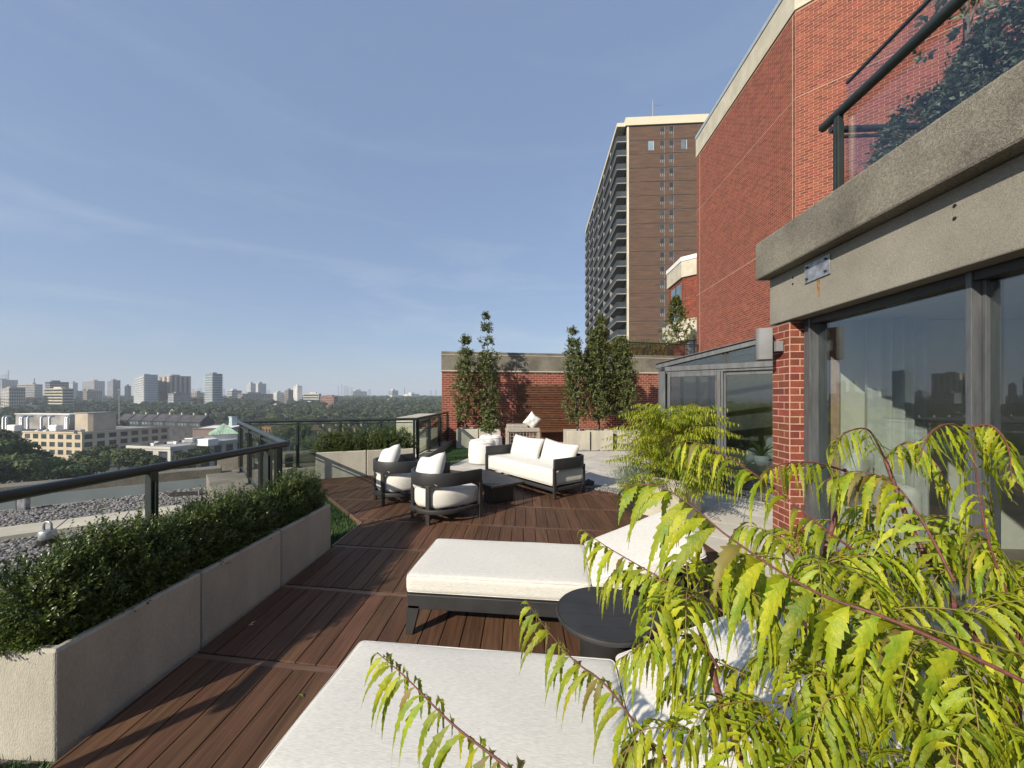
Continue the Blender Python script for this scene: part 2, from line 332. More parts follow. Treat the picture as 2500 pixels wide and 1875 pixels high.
# pavers beyond the deck
pav = tag(MB().prism([(-2.2, 9.2), (-1.3, 8.2), (1.1, 6.8), (1.8, 6.1), (2.0, 5.0), (2.1, 3.3), (9, 3), (9, 14.9), (6.4, 15.4), (-2.0, 13.6)], -.084, -.046).build('paver_bed', MT['concrete']), kind='structure')
pa = R(-33); pu = Vector((math.cos(pa), math.sin(pa))); pv = Vector((-math.sin(pa), math.cos(pa)))
pav_poly = [(-.95, 13.62), (-.95, 10.9), (-1.55, 8.58), (1.22, 6.99), (1.86, 6.27), (2.08, 5.1), (2.15, 3.9), (2.33, 3.3), (2.62, 3.2), (2.9, 4.3), (4.0, 5.7), (2.95, 7.3), (5.2, 9.5), (5.6, 14.9)]
def in_poly(x, y, P):
    r = False; j = len(P) - 1
    for i in range(len(P)):
        if (P[i][1] > y) != (P[j][1] > y) and x < (P[j][0] - P[i][0]) * (y - P[i][1]) / (P[j][1] - P[i][1]) + P[i][0]: r = not r
        j = i
    return r
for a in range(-8, 24):
    for b in range(-4, 30):
        o0 = pu * (a * .6 - 2) + pv * (b * .6 + 2)
        q = [tuple(o0 + pu * s + pv * t) for s, t in ((.002, .002), (.598, .002), (.598, .598), (.002, .598))]
        p = clip(pav_poly, q)
        if len(p) > 2 and parea(p) > .01: prism_bev(p, -.0455, -.018 + random.uniform(-.001, .001), 'paver', MT['paver'], pav)
# artificial turf
def turf(name, poly, n, h):
    base = tag(MB().prism(poly, -.0838, -.050).build(name, MT['turf_base']), kind='structure')
    xs = [p[0] for p in poly]; yy = [p[1] for p in poly]; V = []; Q = []
    c = 0
    while c < n:
        x, y = random.uniform(min(xs), max(xs)), random.uniform(min(yy), max(yy))
        if not in_poly(x, y, poly): continue
        a = random.uniform(0, 6.28); w = .0035; hh = h * random.uniform(.6, 1.2); lx, ly = random.gauss(0, .4) * hh, random.gauss(0, .4) * hh
        dx, dy = math.cos(a) * w, math.sin(a) * w
        V += [(x - dx, y - dy, -.05), (x + dx, y + dy, -.05), (x + lx + dx * .3, y + ly + dy * .3, -.05 + hh), (x + lx - dx * .3, y + ly - dy * .3, -.05 + hh)]
        Q.append((4 * c, 4 * c + 1, 4 * c + 2, 4 * c + 3)); c += 1
    mesh_np('grass_blades', V, Q, MT['turf'], base, kind='stuff')
turf('turf_strip', [(-1.925, 3.9), (-1.905, 4.85), (-3.05, 6.26), (-3.86, 7.40), (-4.3, 7.5), (-5.4, 7.8), (-2.55, 4.4), (-2.50, 3.9)], 16000, .035)
turf('turf_lawn', [(-2.02, 8.75), (-1.50, 8.62), (-.97, 10.9), (-.97, 13.4), (-2.0, 13.3), (-2.12, 9.3)], 26000, .03)
turf('turf_edge', [(-2.03, -.6), (-2.01, 1.72), (-2.5, 1.72), (-2.65, -.6)], 9000, .035)
# ------------------------------------------------------------------ railings
def railing(name, label, A, B, rail_z, posts, base_z, glass_panels=True, rail_r=.033, mats=('metal_rail', 'glass_rail'), glass_top=None, gout=0.0, z_glass0=.12, end_ext=0.0, grp='terrace railings'):
    A = Vector(A); B = Vector(B); t = (B - A).normalized(); n = Vector((-t.y, t.x, 0))
    root = thing(name, label, 'railing', (A.x, A.y, base_z), group=grp, wc=True)
    p0 = Vector((A.x, A.y, rail_z)) - t * end_ext; p1 = Vector((B.x, B.y, rail_z)) + t * end_ext
    sharp(MB().tube([p0, p1], rail_r, 20).build('top_rail', MT[mats[0]], root, smooth=True))
    L = (B - A).length
    for s in posts:
        P = A + t * (s * L)
        M = Matrix((t, n, Vector((0, 0, 1)))).transposed()
        po = MB().box((P.x, P.y, (base_z + rail_z) / 2 - .006), (.058, .050, rail_z - base_z - .014), M=M).build('post', MT[mats[0]], root, bevel=.004)
        ang = math.atan2(t.y, t.x)
        MB().box((P.x, P.y, base_z + .006), (.13, .13, .012), M=M).build('base_plate', MT[mats[0]], po)
        for sd in (-1, 1): MB().bar((P + n * .036 * sd) + Vector((0, 0, base_z + .1)), (P + n * .036 * sd) + Vector((0, 0, rail_z - .09)), .022, .012, up=n).build('glazing_clip', MT[mats[0]], po)
    if glass_panels:
        gz1 = (glass_top if glass_top else rail_z - .085)
        for s0, s1 in zip(posts[:-1], posts[1:]):
            a = A + t * (s0 * L + .034) + n * gout; b = A + t * (s1 * L - .034) + n * gout
            MB().bar(Vector((a.x, a.y, (base_z + z_glass0 + gz1) / 2)), Vector((b.x, b.y, (base_z + z_glass0 + gz1) / 2)), .010, gz1 - base_z - z_glass0).build('glass_panel', MT[mats[1]], root)
            if glass_top: MB().bar(Vector((a.x, a.y, gz1 + .012)), Vector((b.x, b.y, gz1 + .012)), .026, .022).build('glass_cap', MT[mats[0]], root)
            for zz in ((base_z + z_glass0 - .012), ) + (() if glass_top else (gz1 + .012,)):
                MB().bar(Vector((a.x, a.y, zz)), Vector((b.x, b.y, zz)), .03, .024).build('glazing_channel', MT[mats[0]], root, bevel=.002)
    return root
RZ = 1.07
railing('near_railing', 'dark green tube railing behind the long hedge planters, above the gravel roof', (-2.80, .6, 0), (-2.53, 4.30, 0), RZ, [.03, .60, .925], .0, False, end_ext=.03)
railing('angled_railing', 'angled dark railing with clear glass, slanting away from the end of the hedge', (-2.53, 4.30, 0), (-5.62, 7.92, 0), RZ, [.09, .36, .64, .92], .10, True)
railing('far_railing', 'long dark railing behind the two far planters, facing the town', (-5.72, 8.13, 0), (-2.25, 9.06, 0), RZ, [.04, .30, .54, .78, .985], .05, True, end_ext=.03)
railing('side_railing', 'short glass railing running back to the brick wall beside the turf', (-2.25, 9.10, 0), (-2.14, 12.85, 0), RZ, [.02, .32, .66, .985], .12, True)
# kerb under the side railing and the angled railing
tag(MB().prism([(-2.38, 9.05), (-2.12, 9.05), (-2.0, 13.45), (-2.27, 13.45)], -.084, .12).build('side_kerb', MT['concrete'], bevel=.01), 'low concrete kerb under the glass side railing', 'kerb')
o = MB()
ka = Vector((-2.62, 4.22)); kb = Vector((-5.72, 7.86)); kn = Vector((-(kb - ka).y, (kb - ka).x)).normalized()
tag(MB().prism([tuple(ka - kn * .16), tuple(kb - kn * .16), tuple(kb + kn * .42), tuple(ka + kn * .42)], -.40, .10).build('angled_kerb', MT['concrete_dk'], bevel=.015), 'weathered concrete ledge under the angled railing', 'ledge')
tag(MB().prism([(-5.78, 8.0), (-2.28, 8.95), (-2.28, 9.17), (-5.84, 8.22)], -.40, .045).build('far_kerb', MT['concrete'], bevel=.01), 'low concrete kerb under the far railing', 'kerb')
tag(MB().prism([(-6.4, 8.35), (-2.5, 9.45), (-2.5, 9.95), (-6.5, 8.85)], -.6, .30).build('outer_ledge', MT['concrete_dk'], bevel=.02), 'broad weathered concrete ledge outside the far railing', 'ledge')
cw = thing('concrete_box_planter', 'pale concrete upstand outside the glass side railing', 'parapet', (-3.0, 11, -.6), wc=True)
MB().prism([(-3.28, 10.9), (-2.70, 10.8), (-2.62, 13.6), (-3.3, 13.6)], -.6, 1.00).build('upstand', MT['concrete_lt'], cw, bevel=.02)
MB().prism([(-2.685, 10.65), (-2.36, 10.65), (-2.30, 13.6), (-2.605, 13.6)], -.6, .42).build('lower_step', MT['concrete_lt'], cw, bevel=.02)
# ------------------------------------------------------------------ lower gravel roof left of the railing
roof = [(-2.75, -1), (-2.70, 2.5), (-2.60, 4.3), (-5.75, 7.75), (-8.6, 5.4), (-11, 3.2), (-11, -1)]
gr = tag(MB().prism(roof, -.55, -.16).build('gravel_roof', MT['roof_gr']), kind='structure')
ico = bmesh.new(); bmesh.ops.create_icosphere(ico, subdivisions=1, radius=1); IV = np.array([v.co[:] for v in ico.verts]); IF = np.array([[v.index for v in f.verts] for f in ico.faces]); ico.free()
def stones(name, poly, n, z, s0, s1, m, parent=None, ymin=-9):
    xs = [p[0] for p in poly]; yy = [p[1] for p in poly]; VV = []; FF = []; c = 0
    while c < n:
        x, y = random.uniform(min(xs), max(xs)), random.uniform(min(yy), max(yy))
        if y < ymin or not in_poly(x, y, poly): continue
        s = random.uniform(s0, s1); a = random.uniform(0, 6.28); S = np.array([s * random.uniform(.8, 1.5), s * random.uniform(.6, 1), s * random.uniform(.4, .65)])
        P = IV * S * rng.uniform(.8, 1.15, (len(IV), 1)); ca, sa = math.cos(a), math.sin(a)
        tz = random.gauss(0, .35); P = np.c_[P[:, 0], P[:, 1] * math.cos(tz) - P[:, 2] * math.sin(tz), P[:, 1] * math.sin(tz) + P[:, 2] * math.cos(tz)]
        P = np.c_[P[:, 0] * ca - P[:, 1] * sa, P[:, 0] * sa + P[:, 1] * ca, P[:, 2]] + np.array([x, y, z + random.uniform(0, s * .7)])
        VV.append(P); FF.append(IF + 12 * c); c += 1
    return mesh_np(name, np.concatenate(VV), np.concatenate(FF), m, parent, kind='stuff')
stones('gravel_stones', [(-2.85, 1.5), (-2.72, 4.3), (-5.75, 7.55), (-8.3, 5.35), (-9.0, 4.6), (-6, 1.5)], 30000, -.150, .013, .026, MT['stone'], gr, 1.5)
pvA = Vector((-7.25, 3.78)); pvB = Vector((-4.83, 5.63)); pt = (pvB - pvA).normalized(); pn = Vector((-pt.y, pt.x))
for i in range(5):
    a = pvA + pt * (i * .61); b = a + pt * .60
    tag(MB().prism([tuple(a), tuple(b), tuple(b + pn * .52), tuple(a + pn * .52)], -.158, -.085 + random.uniform(-.004, .004)).build('roof_paver', MT['concrete_lt'], bevel=.006),
        ['first', 'second', 'third', 'fourth', 'fifth', 'sixth'][i] + ' pale concrete paver in the row on the gravel roof, counted from the left', 'paver', 'pavers on the gravel roof')
# parapet round the gravel roof
para = thing('roof_parapet', 'weathered concrete parapet with pale green flashing round the gravel roof', 'parapet', (-7, 6.5, -.6), wc=True)
pA, pB = Vector((-11.2, 3.55)), Vector((-5.7, 7.55)); t = (pB - pA).normalized(); n = Vector((-t.y, t.x))
MB().prism([tuple(pA), tuple(pB), tuple(pB + n * .34), tuple(pA + n * .34)], -.6, .20).build('concrete_upstand', MT['concrete_dk'], para, bevel=.012)
MB().prism([tuple(pA - n * .012), tuple(pB - n * .012), tuple(pB - n * .001), tuple(pA - n * .001)], -.17, .03).build('metal_flashing', MT['flash'], para)
# roof anchors and drains
ra = thing('roof_anchor', 'galvanised roof anchor with a looped eye on a black base, near the left edge', 'roof anchor', G(116, 1322, -.12), wc=True)
c = Vector(ra.location); 
MB().lathe([(.085, -.05), (.085, .035), (.075, .045)], c, 20).build('black_base', MT['black'], ra)
sharp(MB().lathe([(.072, .03), (.076, .04), (.076, .12), (.068, .135), (.03, .14)], c, 24).build('cylinder', MT['metal_lt'], ra, smooth=True))
MB().tube([c + Vector((-.045, 0, .12)), c + Vector((-.045, 0, .19))] + [c + Vector((.045 * -math.cos(a), 0, .19 + .045 * math.sin(a))) for a in np.linspace(.3, 2.84, 8)] + [c + Vector((.045, 0, .19)), c + Vector((.045, 0, .12))], .013, 8).build('eye_loop', MT['metal_lt'], ra, smooth=True)
p = G(58, 1243, -.13); rb = thing('roof_vent_stub', 'small square metal vent stub standing in the gravel', 'vent', p, wc=True)
MB().box(p + Vector((0, 0, .08)), (.10, .10, .2), .3).build('vent_box', MT['metal_lt'], rb, bevel=.01); MB().box(p + Vector((-.075, .02, .07)), (.03, .12, .18), .3).build('vent_flange', MT['metal_rail'], rb)
p = G(450, 1210, -.13); rd = thing('roof_drain_guard', 'low dark metal drain guard lying in the gravel by the angled ledge', 'drain guard', p, wc=True)
MB().box(p + Vector((0, 0, .03)), (.42, .025, .07), .25).build('guard_plate', MT['metal_dk'], rd)
for s in (-1, 1): MB().box(p + Vector((s * .2 * math.cos(.25), s * .2 * math.sin(.25) + .06, .04)), (.02, .14, .10), .25).build('guard_end', MT['metal_lt'], rd)
# ------------------------------------------------------------------ brick walls
CH, BL, MO = .0762, .203, .0118
def unit_brick(m):
    key = 'brick_mesh_' + m.name
    if key in bpy.data.meshes: return bpy.data.meshes[key]
    mb = MB(); mb.box((0, -.010, 0), (BL - MO, .032, CH - MO)); me = bpy.data.meshes.new(key); me.from_pydata(mb.v, [], mb.f); me.materials.append(m); me.update(); return me
def brick_wall(parent, P0, u, L, z0, z1, m='brick', nind=300, phase=0.0, skip=None, proud=.006, prio=None):
    """running bond on the vertical plane through P0 along u (left to right seen from outside), outward normal on the right-hand side of u"""
    u = Vector((u[0], u[1], 0)).normalized(); nrm = Vector((u.y, -u.x, 0)); rot = math.atan2(u.y, u.x)
    full = []; cut = []
    r = 0; z = z0
    while z + CH <= z1 + .001:
        s = -(BL / 2 if r % 2 else 0) + phase
        while s < L:
            a, b = max(s, 0) + MO / 2, min(s + BL, L) - MO / 2
            if b - a > .02:
                cpos = P0 + u * ((a + b) / 2) + nrm * (proud - .026) + Vector((0, 0, z + CH / 2))
                if not (skip and skip((a + b) / 2, z + CH / 2)):
                    (full if abs((b - a) - (BL - MO)) < 1e-3 else cut).append((cpos, b - a))
            s += BL
        z += CH; r += 1
    def vis(c):
        if c.y < .3: return 1e9
        px = CX + F * c.x / c.y; py = CY - F * (c.z - H) / c.y
        return c.y if (-20 < px < 2520 and -20 < py < 1890) else 1e6 + c.y
    full.sort(key=lambda e: prio(e[0]) if prio else vis(e[0]))
    me = unit_brick(MT[m])
    for cpos, w in full[:nind]:
        o = link(bpy.data.objects.new('brick', me)); o.location = cpos; o.rotation_euler = (0, 0, rot); adopt(o, parent)
    rest = full[nind:] + cut
    if rest:
        C = np.array([e[0][:] for e in rest]); Wd = np.array([e[1] for e in rest])
        U = np.array(u[:]); Nn = np.array(nrm[:]); Z = np.array([0, 0, 1.0])
        sg = [(a, b, e) for a in (-1, 1) for b in (-1, 1) for e in (-1, 1)]
        V = np.stack([C + U * (Wd / 2 * a)[:, None] + Nn * (.026 if b > 0 else -.006) * 1.0 - Nn * .0 + Z * ((CH - MO) / 2 * e) for a, b, e in sg], 1).reshape(-1, 3)
        fq = np.array([(0, 1, 3, 2), (4, 6, 7, 5), (0, 4, 5, 1), (2, 3, 7, 6), (0, 2, 6, 4), (1, 5, 7, 3)])
        FQ = (fq[None] + (np.arange(len(rest)) * 8)[:, None, None]).reshape(-1, 4)
        ob = mesh_np('brickwork', V, FQ, MT[m], parent, kind='stuff')
# back wall of the terrace
BW0 = Vector((-2.375, 13.05, 0)); BWu = (Vector((5.34, 14.35, 0)) - BW0).normalized()
bw = thing('terrace_back_wall', 'low red brick wall with a concrete band across the back of the terrace', 'wall', (BW0.x, BW0.y, -.1), wc=True)
bn = Vector((-BWu.y, BWu.x, 0)); q0 = BW0 + bn * .002 + BWu * .002; q1 = BW0 + BWu * 9.0 + bn * .002
MB().prism([tuple(q0.xy), tuple(q1.xy), tuple((q1 + bn * .3).xy), tuple((q0 + bn * .3).xy)], -.1, 2.44).build('wall_core', MT['mortar'], bw)
brick_wall(bw, BW0 + bn * 0.006, BWu, 9.0, -.08, 2.44, 'brick', 300)
brick_wall(bw, BW0 + bn * .30, -bn, .30, -.08, 2.44, 'brick', 0)
c0 = BW0 - bn * .03 - BWu * .02; c1 = BW0 + BWu * 9.0 - bn * .03
def band(z0, z1, off, name, m, th=.40):
    a = c0 - bn * off - BWu * off; b = c1 - bn * off
    MB().prism([tuple(a.xy), tuple(b.xy), tuple((b + bn * (th + 2 * off)).xy), tuple((a + bn * (th + 2 * off)).xy)], z0, z1).build(name, m, bw, bevel=.006)
band(2.45, 2.495, .012, 'band_lip', MT['concrete_lt']); band(2.496, 3.01, 0, 'concrete_band', MT['concrete_dk']); band(3.012, 3.035, .012, 'coping_lip', MT['concrete_lt']); band(3.036, 3.13, .0, 'coping', MT['concrete_dk'])
# ------------------------------------------------------------------ tall brick wing
TC = Vector((8.10, 11.0, 0)); tf = TC + D * ((17.8 - 11.0) / D.y)
CD = Vector((.7071, -.7071, 0))
wing = thing('brick_wing', 'tall red brick wing of the apartment block with concrete coping, right of the terrace', 'building', (TC.x, TC.y, -.1), wc=True)
e1 = TC + CD * 5.2
inn = Vector((.7071, .7071, 0))
core = [tuple((tf + PERP * .0016).xy), tuple((TC + (PERP + inn) * .0009).xy), tuple((e1 + inn * .0016).xy), tuple((e1 + inn * 9).xy), tuple((tf + PERP * 9).xy)]
MB().prism(core, 1.0, 12.62).build('wall_core', MT['mortar_far'], wing)
Lw = (tf - TC).length
brick_wall(wing, tf + PERP * .006, -D, Lw, 2.20, 12.60, 'brick_far', 100)
brick_wall(wing, TC + inn * .006, CD, 5.2, 2.20, 12.60, 'brick_far', 200)
def ring(z0, z1, off, name, m, bev=.006):
    a = tf - PERP * off + D * .0; k = TC - (PERP + inn).normalized() * off * 1.08; b = e1 - inn * off
    MB().prism([tuple(a.xy), tuple(k.xy), tuple(b.xy), tuple((b + inn * .5).xy), tuple((k + (PERP + inn) * .3).xy), tuple((a + PERP * .5).xy)], z0, z1).build(name, m, wing, bevel=bev)
ring(12.625, 13.45, .04, 'concrete_coping', MT['concrete_lt']); ring(13.452, 13.60, .07, 'metal_cap', MT['metal_cap'])
for z in (6.26, 10.13):
    ring(z - .008, z + .008, .0015, 'sealant_joint', MT['caulk'], 0)
for P, nn in ((TC + D * .13, PERP), (tf - D * .35, PERP)):
    MB().box(P + nn * .005 + Vector((0, 0, 7.4)), (.018, .022, 10.4), math.atan2(D.y, D.x)).build('movement_joint', MT['caulk'], wing)
# ------------------------------------------------------------------ penthouse facade (pier, lintel, fascia, windows)
PC = Vector((2.92, 4.05, 0))                         # near outer corner of the brick pier
def FP(y, off=0.0, z=0.0):                           # point on the facade plane at depth y, off metres into the building
    p = PC + D * ((y - PC.y) / D.y) + PERP * off; return Vector((p.x, p.y, z))
fac = thing('penthouse_facade', 'penthouse front with brick pier, deep concrete lintel and tall sliding windows', 'building', (PC.x, PC.y, -.1), wc=True)
pf = PC + D * .29
MB().prism([tuple((PC - D * .0002 - PERP * .0002).xy), tuple((pf - PERP * .0002).xy), tuple((pf + PERP * .5).xy), tuple((PC - D * .0002 + PERP * .5).xy)], -.08, 2.39).build('pier_core', MT['mortar'], fac)
brick_wall(fac, pf + PERP * .003, -D, .29, -.06, 2.385, 'brick', 300)
brick_wall(fac, PC + D * .003, PERP, .30, -.06, 2.385, 'brick', 300, phase=-.1)
def slab(y0, y1, o0, o1, z0, z1, name, m, bev=.01):
    a, b, c2, d2 = FP(y0, o0), FP(y1, o0), FP(y1, o1), FP(y0, o1)
    return MB().prism([tuple(a.xy), tuple(b.xy), tuple(c2.xy), tuple(d2.xy)], z0, z1).build(name, m, fac, bevel=bev)
slab(-2.5, 4.345, -.03, .42, 2.40, 2.918, 'concrete_lintel', MT['concrete'])
slab(-2.5, 4.40, -.16, .60, 2.92, 3.34, 'concrete_fascia', MT['concrete_dk'], .02)
slab(-2.5, 4.36, .62, 9.0, 2.94, 3.20, 'roof_slab', MT['concrete'], 0)
slab(4.25, 4.34, .30, 8.0, -.08, 2.93, 'end_wall', MT['room'], 0)
# the steel plate on the lintel
pl = FP(3.72, -.036, 2.79)
def lint(y0, y1, z0, z1, off, th, name, m, parent, bev=.002):
    a = FP(y0, off - th / 2, (z0 + z1) / 2); b = FP(y1, off - th / 2, (z0 + z1) / 2)
    return MB().bar(a, b, th, z1 - z0).build(name, m, parent, bevel=bev)
plate = lint(3.44, 3.76, 2.70, 2.88, -.031, .012, 'steel_plate', MT['metal_lt'], fac)
for y, z in ((3.48, 2.735), (3.48, 2.845), (3.72, 2.735), (3.72, 2.845)):
    c = FP(y, -.047, z); MB().tube([c - PERP * .012, c + PERP * .006], .011, 6).build('bolt', MT['metal_dk'], plate)
lint(3.575, 3.61, 2.54, 2.70, -.0305, .0018, 'rust_streak', MT['rust'], fac, 0)
for y, z in ((3.95, 2.755), (3.95, 2.82), (2.42, 2.80), (2.42, 2.72)):
    c = FP(y, -.0302, z); MB().tube([c - PERP * .004, c + PERP * .02], .011, 10).build('tie_hole', MT['black'], fac)
WO = .13
def wpost(y0, y1, o0, o1, z0, z1, name='window_frame', m='metal_grey', bev=.003):
    return slab(y0, y1, o0, o1, z0, z1, name, MT[m], bev)
wpost(3.90, 4.03, WO, WO + .16, -.03, 2.395); wpost(3.90, 3.92, WO - .03, WO - .001, -.03, 2.392, 'window_track')
wpost(2.452, 2.488, WO - .03, WO + .10, -.03, 2.395); wpost(2.490, 2.515, WO + .01, WO + .12, -.03, 2.395); wpost(2.428, 2.450, WO + .03, WO + .12, -.03, 2.395)
wpost(-2.4, 4.03, WO - .02, WO + .16, 2.335, 2.394, 'window_head', 'metal_dk'); wpost(-2.4, 4.03, WO - .02, WO + .16, -.07, -.031, 'window_sill')
wpost(.55, .67, WO - .04, WO + .10, -.03, 2.33); wpost(-1.4, -1.28, WO - .04, WO + .10, -.03, 2.33)
for y0, y1 in ((2.516, 3.898), (.675, 2.427), (-1.275, .545)):
    slab(y0, y1, WO + .055, WO + .067, -.03, 2.334, 'window_pane', MT['glass_win'], 0)
# room behind the windows
room = thing('living_room', 'pale living room interior seen through the tall windows', 'room', FP(2, 2.5, -.08), wc=True)
def rslab(y0, y1, o0, o1, z0, z1, name, m):
    a, b, c2, d2 = FP(y0, o0), FP(y1, o0), FP(y1, o1), FP(y0, o1)
    return MB().prism([tuple(a.xy), tuple(b.xy), tuple(c2.xy), tuple(d2.xy)], z0, z1).build(name, MT[m], room)
rslab(-2.5, 4.24, .31, 5.5, -.08, -.02, 'room_floor', 'room_floor'); rslab(-2.5, 4.24, .62, 5.5, 2.42, 2.47, 'room_ceiling', 'room'); rslab(-2.5, 4.24, .31, .61, 2.396, 2.399, 'ceiling_trim', 'room')
rslab(-2.5, 4.24, 5.5, 5.6, -.08, 2.47, 'room_back_wall', 'room'); rslab(-2.6, -2.5, .31, 5.6, -.08, 2.47, 'room_near_wall', 'room'); rslab(4.17, 4.245, .31, 2.0, -.02, 2.41, 'room_far_wall', 'room')
rslab(1.9, 2.0, 4.2, 5.49, -.02, 2.1, 'wardrobe', 'room_floor'); rslab(3.3, 3.42, 3.2, 3.5, 2.405, 2.419, 'ceiling_vent', 'metal_grey')
def curtain(y, o0, o1, lab):
    V = []; n = 60
    for i in range(n + 1):
        s = i / n; off = o0 + (o1 - o0) * s; yy = y + .045 * math.sin(s * 34) + .015 * math.sin(s * 71)
        for z in (.0, 1.2, 2.395): V.append(FP(yy + (2.4 - z) * .01 * math.sin(s * 21), off, z))
    Q = [(i * 3 + k, (i + 1) * 3 + k, (i + 1) * 3 + k + 1, i * 3 + k + 1) for i in range(n) for k in range(2)]
    o = MB().add(V, Q).build('sheer_curtain', MT['curtain'], smooth=True); return tag(o, lab, 'curtain')
curtain(4.02, .75, 1.35, 'pale sheer curtain hanging inside the tall window beside the brick pier')
# ------------------------------------------------------------------ wall speaker on the pier
sp = thing('wall_speaker', 'grey curved outdoor loudspeaker on a bracket on the brick pier', 'loudspeaker', FP(4.2, -.12, 2.1), wc=True)
c = FP(4.22, -.155, 2.17)
prof = [Vector((-.07, -.095)), Vector((.03, -.105))] + [Vector((.03 + .055 * math.cos(a), .105 * math.sin(a))) for a in np.linspace(-1.35, 1.35, 14)] + [Vector((.03, .105)), Vector((-.07, .095))]
A_ = math.atan2(-PERP.y, -PERP.x)
sharp(MB().prism([(c.x + math.cos(A_ - .5) * p.x - math.sin(A_ - .5) * p.y, c.y + math.sin(A_ - .5) * p.x + math.cos(A_ - .5) * p.y) for p in prof], c.z - .17, c.z + .17).build('cabinet', MT['speaker'], sp, bevel=.006))
MB().box(FP(4.16, -.055, 2.14), (.09, .07, .11), math.atan2(D.y, D.x)).build('wall_bracket', MT['speaker'], sp, bevel=.005)
# ------------------------------------------------------------------ glass sunroom
SL0 = Vector((2.74, 7.21, 0)); SR0 = Vector((4.10, 5.85, 0)); gu = (SR0 - SL0).normalized(); gp = Vector((-gu.y, gu.x, 0)); gl = (SR0 - SL0).length
if gp.y < 0: gp = -gp
sr = thing('sunroom', 'grey framed glass sunroom with sliding doors and a sloping roof', 'sunroom', (SL0.x, SL0.y, -.05), wc=True)
def sp_(s, d, z): p = SL0 + gu * s + gp * d; return Vector((p.x, p.y, z))
def sbox(s0, s1, d0, d1, z0, z1, name, m='metal_grey', bev=.004, parent=None):
    P = [sp_(s0, d0, 0), sp_(s1, d0, 0), sp_(s1, d1, 0), sp_(s0, d1, 0)]
    return MB().prism([tuple(p.xy) for p in P], z0, z1).build(name, MT[m], parent or sr, bevel=bev)
rz0, rzs = 2.21, .185
def rt(s): return rz0 + rzs * s
sbox(0, .13, 0, .13, -.03, 2.15, 'corner_post'); sbox(0, gl, .0, .13, 2.062, 2.148, 'header_beam'); sbox(.0, gl, .01, .14, -.05, -.012, 'threshold')
sbox(.135, gl, .02, .05, 2.02, 2.058, 'door_track'); sbox(.135, gl, .06, .09, 2.025, 2.058, 'door_track', 'metal_dk')
# doors
def door(s0, s1, d, nm='sliding_door'):
    f = sbox(s0, s0 + .055, d, d + .035, -.01, 2.02, nm); sbox(s1 - .055, s1, d, d + .035, -.01, 2.02, 'door_stile', parent=f); sbox(s0 + .056, s1 - .056, d, d + .035, 1.955, 2.02, 'door_rail', parent=f); sbox(s0 + .056, s1 - .056, d, d + .035, -.01, .07, 'door_rail', parent=f)
    sbox(s0 + .056, s1 - .056, d + .014, d + .022, .071, 1.954, 'door_glass', 'glass_dark', 0, f)
door(.16, 1.06, .02); door(1.08, 1.92, .06); sbox(1.065, 1.10, .022, .055, -.01, 2.02, 'door_jamb')
# gable triangle, roof
tri = [(.14, 2.15), (gl, 2.15), (gl, rt(gl) - .10), (.14, max(rt(.14) - .085, 2.152))]
g = MB(); vs = [sp_(s, .06, z) for s, z in tri] + [sp_(s, .07, z) for s, z in tri]; g.add(vs, [(0, 1, 2, 3), (7, 6, 5, 4), (0, 4, 5, 1), (1, 5, 6, 2), (2, 6, 7, 3), (3, 7, 4, 0)]); g.build('gable_pane', MT['glass_dark'], sr)
MB().bar(sp_(1.13, .065, 2.15), sp_(1.13, .065, rt(1.13) - .08), .07, .07).build('gable_mullion', MT['metal_grey'], sr, bevel=.003)
MB().bar(sp_(-.05, .07, rt(-.05) - .04), sp_(gl, .07, rt(gl) - .04), .16, .085).build('roof_edge_beam', MT['metal_grey'], sr, bevel=.005)
MB().bar(sp_(-.05, .05, rt(-.05) + .012), sp_(gl, .05, rt(gl) + .012), .19, .014).build('roof_cap', MT['metal_grey'], sr, bevel=.003)
for d in (.95, 1.85, 2.75): MB().bar(sp_(-.05, d, rt(-.05) - .03), sp_(gl, d, rt(gl) - .03), .07, .08).build('roof_rafter', MT['metal_grey'], sr, bevel=.003)
for d0, d1 in ((.16, .91), (.99, 1.81), (1.89, 2.71)):
    g = MB(); vs = [sp_(s, d, rt(s) - .01 + o_) for o_ in (0, .01) for s, d in ((-.04, d0), (gl, d0), (gl, d1), (-.04, d1))]
    g.add(vs, [(3, 2, 1, 0), (4, 5, 6, 7), (0, 1, 5, 4), (1, 2, 6, 5), (2, 3, 7, 6), (3, 0, 4, 7)]); g.build('roof_pane', MT['glass_dark'], sr)
sbox(-.02, .11, 2.70, 2.82, -.03, 2.15, 'corner_post'); sbox(.0, .10, .135, 2.695, 2.062, 2.148, 'eave_beam')
for d0, d1 in ((.14, .96), (1.02, 1.84), (1.90, 2.69)):
    sbox(.04, .05, d0, d1, .05, 2.06, 'side_pane', 'glass_dark', 0)
for d in (.99, 1.87): sbox(.02, .08, d - .03, d + .03, -.03, 2.06, 'side_mullion')
sbox(.12, gl, 2.9, 3.0, -.05, 2.5, 'inner_back_wall', 'room_floor', 0); sbox(gl + .02, gl + .12, .2, 2.89, -.05, 2.5, 'inner_side_wall', 'concrete', 0); sbox(.0, gl, .15, 2.89, -.046, -.02, 'sunroom_floor', 'room_floor', 0)
